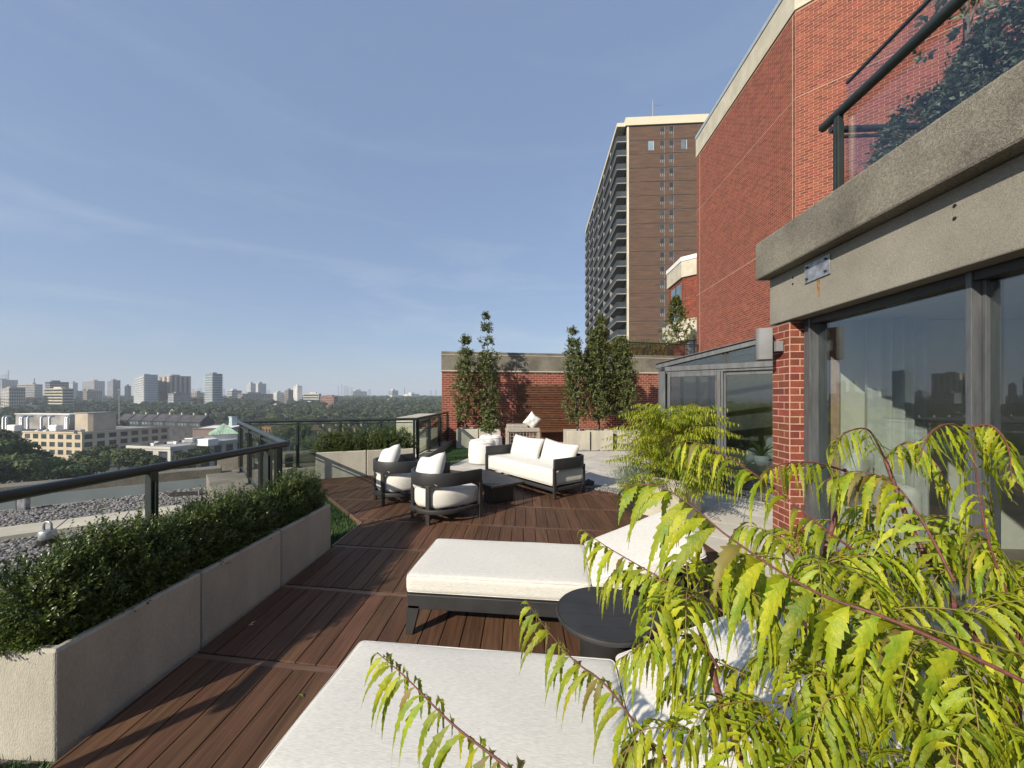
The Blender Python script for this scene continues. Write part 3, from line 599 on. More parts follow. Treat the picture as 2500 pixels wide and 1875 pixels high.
# ------------------------------------------------------------------ soft shapes
def cushion(lx, ly, lz, r, n=12, puff=.0, wob=.0, seed=0):
    """rounded cushion centred at the origin: list of verts, faces"""
    def ax(h, k):
        e = min(r, h * .98); inner = h - e
        a = [-h + e * (1 - math.cos(math.pi / 2 * i / k)) for i in range(k)]
        m = [(-inner + 2 * inner * i / n) for i in range(n + 1)]
        return a + m + [-x for x in a[::-1]]
    X, Y, Z = ax(lx / 2, 4), ax(ly / 2, 4), ax(lz / 2, 4)
    h = (lx / 2, ly / 2, lz / 2); rr = [min(r, q * .98) for q in h]; rn = np.random.default_rng(seed); ph = rn.uniform(0, 6, 6)
    vs = []; fs = []; idx = {}
    def vert(p):
        q = [max(-(h[i] - rr[i]), min(h[i] - rr[i], p[i])) for i in range(3)]
        d = [(p[i] - q[i]) / rr[i] for i in range(3)]; L = math.sqrt(sum(a * a for a in d))
        if L > 1e-9: p = [q[i] + d[i] / L * rr[i] for i in range(3)]
        key = tuple(round(a, 5) for a in p)
        if key not in idx:
            u, v = p[0] / h[0], p[1] / h[1]; s = 1 if p[2] > 0 else -1
            z = p[2] + (abs(p[2]) / h[2]) * s * puff * (1 - u * u) * (1 - v * v) + wob * math.sin(u * 5 + ph[0]) * math.sin(v * 4 + ph[1]) * (abs(p[2]) / h[2])
            w = 1 + wob * .5 * math.sin(u * 7 + ph[2]) / h[1] * (abs(v))
            idx[key] = len(vs); vs.append((p[0], p[1] * w, z))
        return idx[key]
    def face(A, B, mk):
        for i in range(len(A) - 1):
            for j in range(len(B) - 1):
                f = [vert(mk(A[i], B[j])), vert(mk(A[i + 1], B[j])), vert(mk(A[i + 1], B[j + 1])), vert(mk(A[i], B[j + 1]))]
                f = list(dict.fromkeys(f))
                if len(f) > 2: fs.append(tuple(f))
    for s in (-1, 1):
        face(X, Y, lambda a, b: [a, b, s * h[2]]); face(X, Z, lambda a, b: [a, s * h[1], b]); face(Y, Z, lambda a, b: [s * h[0], a, b])
    return vs, fs
def soft(name, m, parent, dims, r, loc, rot=(0, 0, 0), puff=.015, wob=.004, seed=0):
    vs, fs = cushion(*dims, r, puff=puff, wob=wob, seed=seed)
    o = MB().add(vs, fs).build(name, m, None, smooth=True, loc=loc); fix_normals(o); o.rotation_euler = rot
    return adopt(o, parent)
def piping(par, lx, ly, lz, r=.024):
    for s in (-1, 1):
        x, y, z = lx / 2 - r * .35, ly / 2 - r * .35, s * (lz / 2 - r * .42); pts = []
        for cx_, cy_, a0 in ((x - r, y - r, 0), (-x + r, y - r, 90), (-x + r, -y + r, 180), (x - r, -y + r, 270)):
            pts += [(cx_ + r * math.cos(R(a0 + 22.5 * k)), cy_ + r * math.sin(R(a0 + 22.5 * k)), z) for k in range(5)]
        MB().tube(pts + pts[:1], .0034, 6, caps=False).build('piping', MT['fabric'], par, smooth=True)
def pillow(name, m, parent, w, h, t, loc, rot, seed=0):
    """knife-edge cushion in its own xz plane, thickness along y"""
    rn = np.random.default_rng(seed); n = 16; vs = []; fs = []; ph = rn.uniform(0, 6, 8)
    for s in (-1, 1):
        for i in range(n + 1):
            for j in range(n + 1):
                u, v = -1 + 2 * i / n, -1 + 2 * j / n
                th = t / 2 * ((1 - u ** 4) * (1 - v ** 4)) ** .55
                th += .012 * math.sin(u * 6 + ph[0] + v * 2) * math.sin(v * 5 + ph[1]) * (1 - u * u) * (1 - v * v)
                cr = .010 * math.exp(-((abs(u) - .8) ** 2 + (abs(v) - .8) ** 2) * 14) * math.sin((u - v) * 22 + ph[2]); th += cr * (1 - u ** 6) * (1 - v ** 6)
                pinch = 1 - .07 * (1 - u * u) if True else 1
                x = u * w / 2 * (1 - .055 * (1 - v * v)); z = v * h / 2 * (1 - .06 * (1 - u * u)) - .02 * (1 - abs(u)) * (v > 0)
                vs.append((x, s * th + .02 * math.sin(u * 2 + ph[3]) * v, z))
    N = (n + 1) ** 2
    for s in (0, 1):
        for i in range(n):
            for j in range(n):
                a = s * N + i * (n + 1) + j; f = (a, a + n + 1, a + n + 2, a + 1); fs.append(f if s else f[::-1])
    o = MB().add(vs, fs).build(name, m, None, smooth=True, loc=loc); bm = bmesh.new(); bm.from_mesh(o.data); bmesh.ops.remove_doubles(bm, verts=bm.verts, dist=.0008); bmesh.ops.recalc_face_normals(bm, faces=bm.faces); bm.to_mesh(o.data); bm.free()
    o.rotation_euler = rot; return adopt(o, parent)
def strip_band(path, z0, z1, th, name, m, parent, closed=False, bev=.004):
    """flat band of height z0..z1 and thickness th following a plan path"""
    n = len(path); L = []; Rr = []
    for i in range(n):
        a = Vector(path[(i - 1) % n] if (closed or i > 0) else path[i]); b = Vector(path[(i + 1) % n] if (closed or i < n - 1) else path[i])
        t = (b - a).normalized(); nn = Vector((-t.y, t.x)); p = Vector(path[i]); L.append(p + nn * th / 2); Rr.append(p - nn * th / 2)
    vs = [(p.x, p.y, z) for z in (z0, z1) for row in (L, Rr) for p in row]; fs = []
    m_ = n if closed else n - 1
    for i in range(m_):
        j = (i + 1) % n
        fs += [(i, j, 2 * n + j, 2 * n + i), (n + j, n + i, 3 * n + i, 3 * n + j), (2 * n + i, 2 * n + j, 3 * n + j, 3 * n + i), (j, i, n + i, n + j)]
    if not closed:
        for i in (0, n - 1): fs.append((i, 2 * n + i, 3 * n + i, n + i))
    o = MB().add(vs, fs).build(name, m, parent, bevel=bev); o.data.polygons.foreach_set('use_smooth', [True] * len(o.data.polygons)); sharp(o, 35); return o
def d_cushion(path, z0, z1, r, name, m, parent, seed=0):
    """upholstered seat over a closed plan outline, edges rolled over radius r"""
    P = [Vector(p) for p in path]; c = sum(P, Vector((0, 0))) / len(P); rings = []
    steps = [(0.9, z0), (.45, z0 + r * .12), (.12, z0 + r * .5), (0, z0 + r), (0, (z0 + z1) / 2), (0, z1 - r), (.12, z1 - r * .5), (.45, z1 - r * .12), (1.0, z1), (2.4, z1 + .012), (4.5, z1 + .020)]
    n = len(P); rn = np.random.default_rng(seed); ph = rn.uniform(0, 6, 3); vs = []
    for k, z in steps:
        for i, p in enumerate(P):
            d = (p - c); L = d.length; q = c + d * max(0, (L - k * r * .8) / L) * (1 + (.012 if 2 < steps.index((k, z)) < 6 else 0)); vs.append((q.x, q.y, z + .004 * math.sin(i * .8 + ph[0])))
    fs = [(a * n + i, a * n + (i + 1) % n, (a + 1) * n + (i + 1) % n, (a + 1) * n + i) for a in range(len(steps) - 1) for i in range(n)]
    fs += [tuple(range(n - 1, -1, -1)), tuple((len(steps) - 1) * n + i for i in range(n))]
    o = MB().add(vs, fs).build(name, m, parent, smooth=True); fix_normals(o); return o
# ------------------------------------------------------------------ armchairs
def armchair(label):
    t = thing('armchair', label, 'armchair', group='pair of curved armchairs'); R0 = .385; F0 = .37
    arc = [(R0 * math.cos(a), R0 * math.sin(a)) for a in np.linspace(math.pi / 2, 3 * math.pi / 2, 26)]
    path = [(F0, R0), (F0 * .5, R0)] + arc + [(F0 * .5, -R0), (F0, -R0)]
    strip_band(path, .475, .64, .034, 'arm_band', MT['metal_dk'], t)
    strip_band(path + [(F0, 0)], .135, .185, .040, 'seat_ring', MT['metal_dk'], t, closed=True)
    for x, y in ((F0 - .015, R0), (F0 - .015, -R0), (R0 * math.cos(R(148)), R0 * math.sin(R(148))), (R0 * math.cos(R(212)), R0 * math.sin(R(212)))):
        a = 0 if x > 0 else math.atan2(y, x)
        MB().box((x, y, .243), (.05 if x > 0 else .034, .034 if x > 0 else .055, .486), a).build('leg', MT['metal_dk'], t, bevel=.004)
    for k in range(5): MB().box((-.24 + .13 * k, 0, .165), (.045, .66 - .10 * abs(k - 2.6), .014)).build('seat_slat', MT['metal_dk'], t)
    R1 = .352
    arc2 = [(R1 * math.cos(a), R1 * math.sin(a)) for a in np.linspace(math.pi / 2, 3 * math.pi / 2, 26)]
    d_cushion([(F0 - .01, R1 - .02), (F0 * .5, R1)] + arc2 + [(F0 * .5, -R1), (F0 - .01, -R1 + .02), (F0 + .01, -R1 * .5), (F0 + .01, 0), (F0 + .01, R1 * .5)], .19, .425, .06, 'seat_cushion', MT['fabric'], t, 3)
    pillow('back_pillow', MT['fabric_w'], t, .54, .46, .22, (-.19, .0, .63), (R(-27), R(-13), R(-90 + 4)), 5)
    return t
ch = armchair('dark curved armchair with ivory cushions nearest the loungers'); ch.location = (-.94, 5.16, 0); ch.rotation_euler = (0, 0, R(42))
ch2 = copy_tree(ch, (-1.74, 6.00, 0), R(34), 'dark curved armchair with ivory cushions beside the far planters')
# ------------------------------------------------------------------ sofa
sf = thing('sofa', 'two-seat dark framed sofa with ivory seat and back pillows', 'sofa')
SLn, SD = 1.96, .76; rc = .20
def sofapath(L, Dp, r):
    hx = L / 2; p = [(-hx, -Dp / 2), (-hx, 0)]
    p += [(-hx + r - r * math.cos(a), Dp / 2 - r + r * math.sin(a)) for a in np.linspace(0, math.pi / 2, 8)]
    p += [(-hx / 2, Dp / 2), (0, Dp / 2), (hx / 2, Dp / 2)]
    p += [(hx - r + r * math.sin(a), Dp / 2 - r + r * math.cos(a)) for a in np.linspace(0, math.pi / 2, 8)]
    return p + [(hx, 0), (hx, -Dp / 2)]
sp0 = sofapath(SLn, SD, rc)
strip_band(sp0, .445, .625, .036, 'arm_band', MT['metal_dk'], sf); strip_band(sp0 + [(0, -SD / 2)], .125, .175, .04, 'seat_frame', MT['metal_dk'], sf, closed=True)
for x, y in ((-SLn / 2, -SD / 2 + .015), (SLn / 2, -SD / 2 + .015), (-SLn / 2 + .05, SD / 2 - .05), (SLn / 2 - .05, SD / 2 - .05)):
    MB().box((x, y, .24), (.036, .052, .48)).build('leg', MT['metal_dk'], sf, bevel=.004)
for k in range(7): MB().box((-.84 + .28 * k, 0, .155), (.06, SD - .05, .014)).build('seat_slat', MT['metal_dk'], sf)
piping(soft('seat_cushion', MT['fabric'], sf, (SLn - .06, SD - .03, .265), .075, (0, -.015, .315), puff=.012, wob=.004, seed=2), SLn - .06, SD - .03, .265, .05)
pillow('back_pillow', MT['fabric'], sf, .88, .45, .22, (-.46, .215, .615), (R(-20), R(1), R(1)), 1)
pillow('back_pillow', MT['fabric'], sf, .88, .45, .22, (.45, .21, .605), (R(-22), R(2), R(-2)), 2)
sfa = math.atan2(5.97 - 7.53, .64 + .5)
mid = Vector(((.64 - .5) / 2, (5.97 + 7.53) / 2, 0)); nd = Vector((-math.sin(sfa), math.cos(sfa), 0))
sf.location = mid + nd * SD / 2; sf.rotation_euler = (0, 0, sfa)
# ------------------------------------------------------------------ coffee table
ct = thing('coffee_table', 'low black slatted coffee table between the sofa and armchairs', 'coffee table')
for k in range(4): MB().box((-.0, -.225 + .15 * k, .29), (1.25, .147, .03)).build('top_slat', MT['metal_dk'], ct, bevel=.003)
MB().box((0, 0, .262), (1.1, .5, .024)).build('top_frame', MT['metal_dk'], ct)
for s in (-1, 1): MB().box((.36 * s, 0, .125), (.22, .42, .25)).build('pedestal', MT['metal_dk'], ct, bevel=.02)
ctn = W(1199.5, 1189, 5.53); ctl = Vector((math.cos(sfa), math.sin(sfa), 0))
ct.location = Vector((-.29, 5.53, 0)) - ctl * .62 + nd * .30; ct.rotation_euler = (0, 0, sfa)
# ------------------------------------------------------------------ sun loungers (long axis x, head at +x)
def lounger(label):
    t = thing('sun_lounger', label, 'sun lounger', group='pair of sun loungers'); w = .70; flat = 1.24; bk = .74; ang = R(24)
    for s in (-1, 1):
        MB().bar((-.0, s * (w / 2 - .02), .225), (1.98, s * (w / 2 - .02), .225), .04, .095).build('side_rail', MT['metal_dk'], t, bevel=.004)
        for x, dx in ((.0, -.03), (1.90, .03)):
            xx = x + .03; mb = MB(); y = s * (w / 2 - .02)
            top = [(xx - .035, y - .02, .2), (xx + .055, y - .02, .2), (xx + .055, y + .02, .2), (xx - .035, y + .02, .2)]; bt = [(xx - .035 + dx * .3, y - .02, 0), (xx + .012 + dx * .3, y - .02, 0), (xx + .012 + dx * .3, y + .02, 0), (xx - .035 + dx * .3, y + .02, 0)]
            mb.add(bt + top, [(3, 2, 1, 0), (4, 5, 6, 7), (0, 1, 5, 4), (1, 2, 6, 5), (2, 3, 7, 6), (3, 0, 4, 7)]); mb.build('leg', MT['metal_dk'], t, bevel=.003)
    for x in (.0, 1.96): MB().box((x, 0, .225), (.04, w - .082, .09)).build('end_rail', MT['metal_dk'], t, bevel=.004)
    for k in range(11): MB().box((.07 + .107 * k, 0, .268), (.085, w - .07, .012)).build('seat_slat', MT['metal_dk'], t)
    sc1 = soft('seat_cushion', MT['fabric'], t, (flat, w - .005, .125), .034, (flat / 2 - .02, 0, .338), puff=.010, wob=.003, seed=4); piping(sc1, flat, w - .005, .125)
    c = Vector((flat - .015, 0, .345)); dv = Vector((math.cos(ang), 0, math.sin(ang))); nv = Vector((-math.sin(ang), 0, math.cos(ang)))
    sc2 = soft('back_cushion', MT['fabric'], t, (bk, w - .005, .12), .034, c + dv * (bk / 2 + .012) + nv * .012, (0, -ang, 0), puff=.010, wob=.003, seed=5); piping(sc2, bk, w - .005, .12)
    M = Matrix((dv, Vector((0, 1, 0)), nv)).transposed()
    MB().box(c + dv * bk / 2 - nv * .062, (bk, w - .05, .022), M=M).build('back_panel', MT['metal_dk'], t, bevel=.003)
    MB().bar(c + dv * .55 - nv * .07, (1.85, 0, .22), .5, .02).build('back_prop', MT['metal_dk'], t)
    return t
la = math.atan2(-.114, 1)
ex = Vector((math.cos(la), math.sin(la), 0)); ey = Vector((-math.sin(la), math.cos(la), 0))
l2 = lounger('white cushioned sun lounger behind the round black table'); l2.location = Vector((-.70, 2.60, 0)) + ey * .335; l2.rotation_euler = (0, 0, la)
l1 = copy_tree(l2, Vector((-.735, 1.915, 0)) - ey * .35, la, 'white cushioned sun lounger nearest the camera, under the golden sumac')
# ------------------------------------------------------------------ round side table
rt_ = thing('side_table', 'round black slatted side table between the two sun loungers', 'side table', (.50, 2.03, 0), R(-6))
rr = .255
for k in range(5):
    y0 = -rr + k * .102 + .003; y1 = -rr + (k + 1) * .102 - .003
    poly = [(math.sqrt(max(0, rr * rr - y * y)), y) for y in np.linspace(max(y0, -rr + .002), min(y1, rr - .002), 9)]
    poly += [(-x, y) for x, y in poly[::-1]]
    MB().prism(poly, .450, .472).build('top_slat', MT['metal_dk'], rt_)
sharp(MB().lathe([(.235, .443), (.262, .444), (.266, .456), (.262, .468), (.2575, .468), (.2575, .449), (.235, .449)], n=48).build('rim', MT['metal_dk'], rt_, smooth=True))
sharp(MB().lathe([(.17, 0), (.17, .012), (.15, .02), (.135, .40), (.15, .429)], n=36).build('drum_base', MT['metal_dk'], rt_, smooth=True))
for i, (px, py) in enumerate(((612, 1527), (618, 1521), (735, 1700), (1010, 1350), (1240, 1300))):
    q = G(px, py, .002); V_ = [(-.022, 0, .001), (-.004, .010, .006), (.024, .002, .004), (-.002, -.010, .007)]
    o = MB().add(V_, [(0, 3, 2, 1)]).build('fallen_leaf', MT['oak_leaf_y'] if i > 1 else MT['caulk'], loc=q); o.rotation_euler = (0, 0, i * 1.3)
    tag(o, 'tiny dry fallen leaf on the deck boards, %s from the left' % ('first', 'second', 'third', 'fourth', 'fifth')[i], 'leaf', 'fallen leaves on the deck')
# ------------------------------------------------------------------ poufs, wicker chair, slatted screen
def pouf(label, loc, s, seed):
    t = thing('pouf', label, 'pouf', loc, group='white fabric poufs'); n = 40; prof = [(.20, .0), (.29, .012), (.325, .06), (.335, .2), (.335, .38), (.325, .50), (.29, .565), (.20, .585), (.05, .575)]; vs = []; ph = np.random.default_rng(seed).uniform(0, 6, 4)
    for r, z in prof:
        for k in range(n):
            a = 2 * math.pi * k / n; w = 1 + .012 * math.sin(a * 5 + ph[0] + z * 8) + .01 * math.sin(a * 11 + ph[1]) * (z > .45) + .015 * math.sin(a * 3 + z * 14 + ph[2])
            vs.append((r * w * s * math.cos(a), r * w * s * math.sin(a), z * s + (.012 * math.sin(a * 7 + ph[3]) if z > .5 else 0)))
    fs = [(i * n + k, i * n + (k + 1) % n, (i + 1) * n + (k + 1) % n, (i + 1) * n + k) for i in range(len(prof) - 1) for k in range(n)] + [tuple(range(n - 1, -1, -1)), tuple((len(prof) - 1) * n + k for k in range(n))]
    MB().add(vs, fs).build('fabric_body', MT['fabric_w'], t, smooth=True)
    MB().tube([(.325 * s * math.cos(a), .325 * s * math.sin(a), .525 * s) for a in np.linspace(0, 2 * math.pi, 41)], .006, 6).build('piping', MT['fabric_w'], t, smooth=True)
    MB().tube([(.325 * s * math.cos(a), .325 * s * math.sin(a), .05 * s) for a in np.linspace(0, 2 * math.pi, 41)], .006, 6).build('piping', MT['fabric_w'], t, smooth=True)
    return t
pouf('white fabric pouf on the pavers, nearest of the two', G(1177, 1131, -.018), .98, 1)
pouf('white fabric pouf on the pavers, mostly hidden behind the nearer one', G(1198, 1112, -.018), .95, 2)
wk = thing('wicker_chair', 'grey wicker lounge chair seen from behind, against the slatted screen', 'wicker chair', G(1276, 1098, -.018) + Vector((0, .3, 0)), R(4))
MB().box((-.0, -.30, .60), (1.02, .12, .13)).build('back_roll', MT['wicker'], wk, bevel=.03); MB().box((-.16, .10, .68), (.66, .5, .14)).build('seat_box', MT['wicker'], wk, bevel=.04)
for s in (-1, 1):
    for y in (-.3, .3): MB().box((s * .47, y, .27), (.08, .09, .54)).build('leg', MT['wicker'], wk, bevel=.015)
    MB().box((s * .47, 0, .58), (.10, .7, .09)).build('arm', MT['wicker'], wk, bevel=.02)
for k in range(9): MB().box((-.40 + .1 * k, -.30, .28), (.018, .018, .5)).build('lattice_upright', MT['wicker'], wk)
for k in range(5): MB().box((0, -.285, .10 + .1 * k), (.88, .012, .014)).build('lattice_cross', MT['wicker'], wk)
MB().box((0, -.28, .035), (.94, .06, .05)).build('lower_rail', MT['wicker'], wk, bevel=.01)
pillow('throw_cushion', MT['fabric_w'], None, .40, .46, .16, Vector(wk.location) + Vector((.30, .0, .86)), (R(8), R(38), R(10)), 8)
tag(bpy.data.objects['throw_cushion'], 'white throw cushion propped on the wicker chair', 'cushion')
scn = thing('slatted_screen', 'brown horizontal slat screen with a low shelf, standing against the brick wall', 'screen', W(1310, 1085, 13.6), wc=True)
sA = BW0 + BWu * 2.52 - bn * .10; sB = BW0 + BWu * 4.70 - bn * .10; sA.z = sB.z = 0
ns = 27
for k in range(ns):
    z = .42 + k * .0615; MB().bar(sA + Vector((0, 0, z)), sB + Vector((0, 0, z)), .03, .036).build('slat', MT['slat'], scn)
for s in (.03, .34, .66, .97): P = sA.lerp(sB, s) + bn * .035; MB().box(P + Vector((0, 0, 1.02)), (.05, .04, 2.04), math.atan2(BWu.y, BWu.x)).build('upright', MT['slat'], scn)
MB().bar(sA.lerp(sB, .30) - bn * .22 + Vector((0, 0, .40)), sB - bn * .22 + Vector((0, 0, .40)), .42, .035).build('shelf', MT['slat'], scn, bevel=.004)
for s in (.36, .95): P = sA.lerp(sB, s) - bn * .40; MB().box(P + Vector((0, 0, .19)), (.05, .05, .38), math.atan2(BWu.y, BWu.x)).build('shelf_leg', MT['slat'], scn)
for k in range(4): MB().bar(sA.lerp(sB, .42) - bn * .0 + Vector((0, 0, .09 + .075 * k)), sB + Vector((0, 0, .09 + .075 * k)), .03, .036).build('slat', MT['slat'], scn)
# ------------------------------------------------------------------ planters
def planter(label, c, L, Wd, Hh, rz, m='planter', grp='stucco trough planters', th=.045):
    t = thing('planter_trough', label, 'planter', (c[0], c[1], c[2] if len(c) > 2 else 0), rz, grp); x, y = L / 2, Wd / 2
    vs = []; 
    for z, ins in ((0, 0), (Hh - .012, 0), (Hh, .012), (Hh, th - .008), (Hh - .008, th), (Hh - .10, th)):
        vs += [(-x + ins, -y + ins, z), (x - ins, -y + ins, z), (x - ins, y - ins, z), (-x + ins, y - ins, z)]
    fs = [(3, 2, 1, 0)] + [(a * 4 + i, a * 4 + (i + 1) % 4, (a + 1) * 4 + (i + 1) % 4, (a + 1) * 4 + i) for a in range(5) for i in range(4)]
    o = MB().add(vs, fs).build('trough', MT[m], t)
    bm = bmesh.new(); bm.from_mesh(o.data); es = [e for e in bm.edges if abs(e.verts[0].co.z - e.verts[1].co.z) > .2]; bmesh.ops.bevel(bm, geom=es, offset=.014, segments=3, affect='EDGES', profile=.5); bm.to_mesh(o.data); bm.free()
    MB().box((0, 0, Hh - .10), (L - 2 * th + .004, Wd - 2 * th + .004, .03)).build('soil', MT['soil'], t)
    return t
P3 = [(-2.056, 1.73), (-2.02, 2.51), (-1.975, 3.30), (-1.93, 4.11)]
near_pl = []
for i, nm in enumerate(('stucco trough planter with boxwood, nearest the camera at the left', 'stucco trough planter with boxwood, in the middle of the left hand row', 'stucco trough planter with boxwood, far end of the left hand row beside the turf')):
    a = Vector(P3[i]); b = Vector(P3[i + 1]); u = (b - a).normalized(); n = Vector((-u.y, u.x)); c = (a + b) / 2 + n * .235
    near_pl.append((c, math.atan2(u.y, u.x))); planter(nm, (c.x, c.y, -.045 if True else 0), (b - a).length - .008, .47, .50, math.atan2(u.y, u.x))
fpA = Vector((-3.82, 7.50)); fpu = Vector((math.cos(R(20)), math.sin(R(20)))); fpn = Vector((-fpu.y, fpu.x)); far_pl = []
for i, nm in enumerate(('pale trough planter with boxwood, left of the two by the far railing', 'pale trough planter with boxwood, right of the two by the far railing, behind the armchair')):
    c = fpA + fpu * (.455 + i * .935) + fpn * .24; far_pl.append((c, R(20))); planter(nm, (c.x, c.y, -.045), .92, .48, .55, R(20))
lb = Vector((-1.78, 12.03)); bu = Vector((math.cos(R(3)), math.sin(R(3)))); back_pl = []
names = ['square stucco planter with an oak, left end of the back wall by the railing', 'square stucco planter with a slim tall oak, beside the slatted screen on its left', 'square stucco planter with an oak, just right of the slatted screen', 'square stucco planter with the tallest oak, middle of the right hand group', 'square stucco planter with an oak, right end of the back wall near the sunroom']
for i, (x, y) in enumerate(((-1.43, 12.48), (-.72, 12.52), (1.98, 11.85), (2.70, 11.95), (3.55, 12.05))):
    back_pl.append(Vector((x, y))); planter(names[i], (x, y, -.03), .69, .66, .60, R(3), 'planter' , 'square planters along the back wall', .04)
# ------------------------------------------------------------------ leaf clouds
def unit(a): return a / (np.linalg.norm(a, axis=-1, keepdims=True) + 1e-9)
def leaves(P, T, Nn, L, Wd, fold=.18):
    """diamond leaves: base points P, directions T, normals Nn, lengths L, widths Wd -> verts, quads (two per leaf, folded along the midrib)"""
    n = len(P); T = unit(T); S = unit(np.cross(T, Nn)); Nn = np.cross(S, T); L = np.asarray(L)[:, None]; Wd = np.asarray(Wd)[:, None]
    base = P; tip = P + T * L - Nn * L * .10; mid = P + T * L * .5
    l = mid + S * Wd / 2 + Nn * Wd * fold; r = mid - S * Wd / 2 + Nn * Wd * fold; m1 = mid
    V = np.stack([base, l, tip, r, m1], 1).reshape(-1, 3); b = np.arange(n)[:, None] * 5
    Q = np.concatenate([b + np.array([[0, 4, 2, 1]]), b + np.array([[0, 3, 2, 4]])])
    return V, Q
def merge(parts):
    VV, QQ, o = [], [], 0
    for V, Q in parts: VV.append(V); QQ.append(Q + o); o += len(V)
    return np.concatenate(VV), np.concatenate(QQ)
def sprigs(B, Dr, length, nleaf, ll, lw, up=.0, spread=.9):
    """twigs at B heading Dr, each carrying nleaf leaves along it"""
    n = len(B); Dr = unit(Dr); s = np.tile(np.linspace(.15, 1.0, nleaf), n); B2 = np.repeat(B, nleaf, 0); D2 = np.repeat(Dr, nleaf, 0); Ln = np.repeat(length, nleaf)
    P = B2 + D2 * (s * Ln)[:, None]
    rv = unit(rng.normal(size=P.shape)); side = unit(np.cross(D2, rv)); T = D2 * (1 - spread * .55) + side * spread * (1.05 - s[:, None] * .6) + np.array([0, 0, up])
    N_ = unit(D2 * .6 + np.array([0, 0, .8]) + rng.normal(size=P.shape) * .35)
    k = rng.uniform(.75, 1.2, len(P)) * (1.1 - .35 * s)
    return leaves(P, T, N_, ll * k, lw * k)
def shell_pts(n, rx, ry, rz, zmin=-.6):
    d = unit(rng.normal(size=(n * 3, 3))); d = d[d[:, 2] > zmin][:n]; return d
# ------------------------------------------------------------------ boxwood hedges
def boxwood(label, c, rz, L, Wd, z0, h, lumps, nspr, leaf=.024, grp='boxwood hedges in the trough planters'):
    t = thing('boxwood_hedge', label, 'hedge', (c.x, c.y, z0), rz, grp); parts = []; core = MB()
    for x, r, hh in lumps:
        n = nspr
        d = shell_pts(n, 1, 1, 1, -.25); rx, ry, rzz = r, Wd / 2 * .90, hh
        wob = 1 + .10 * np.sin(d[:, :1] * 7 + x * 5) + .09 * np.sin(d[:, 1:2] * 9 + d[:, 2:] * 6)
        depth = rng.uniform(.62, 1.0, (len(d), 1)) ** .7
        B = np.c_[d[:, 0] * rx + x, d[:, 1] * ry, d[:, 2] * rzz * .82 + hh * .12] * 1.0
        B = np.c_[x + d[:, 0] * rx * wob[:, 0] * depth[:, 0], d[:, 1] * ry * wob[:, 0] * depth[:, 0], np.maximum(.0, hh * .12 + d[:, 2] * rzz * .80 * wob[:, 0] * depth[:, 0])]
        low = np.clip((B[:, 2] - .02) / .16, 0, 1); B[:, 1] *= .72 + .28 * low; B[:, 2] = np.maximum(B[:, 2], .06)
        Dr = unit(d * np.array([1, .8, .8]) + np.array([0, 0, .75]) + rng.normal(size=d.shape) * .28)
        ln = rng.uniform(.055, .11, len(d)) * np.where(rng.uniform(size=len(d)) > .93, 1.7, 1)
        parts.append(sprigs(B, Dr, ln, 11, leaf, leaf * .46))
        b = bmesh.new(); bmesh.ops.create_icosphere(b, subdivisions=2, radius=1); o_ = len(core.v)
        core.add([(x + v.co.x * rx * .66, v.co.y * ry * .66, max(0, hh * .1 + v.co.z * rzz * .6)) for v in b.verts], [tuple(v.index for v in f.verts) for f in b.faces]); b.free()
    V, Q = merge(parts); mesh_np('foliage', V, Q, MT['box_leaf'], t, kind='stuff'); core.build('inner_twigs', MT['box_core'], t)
    return t
for i, (c, a) in enumerate(near_pl):
    boxwood(['glossy boxwood hedge in the planter nearest the camera', 'glossy boxwood hedge in the middle planter of the left row', 'glossy boxwood hedge at the far end of the left row beside the turf'][i], c, a, .8, .47, .38, .4,
            [(-.20, .19, .44), (.02, .20, .48), (.23, .19, .43)] if i == 0 else [(-.27, .23, .43), (-.02, .24, .47), (.24, .24, .42)] if i < 2 else [(-.24, .24, .40), (.0, .22, .44), (.25, .22, .42)], [1500, 1050, 850][i], .025)
for i, (c, a) in enumerate(far_pl):
    boxwood(['dense boxwood hedge in the left planter by the far railing', 'dense boxwood hedge in the right planter by the far railing'][i], c, a, .92, .48, .42, .4, [(-.28, .25, .46), (.0, .25, .48), (.27, .24, .47)], 480, .032)
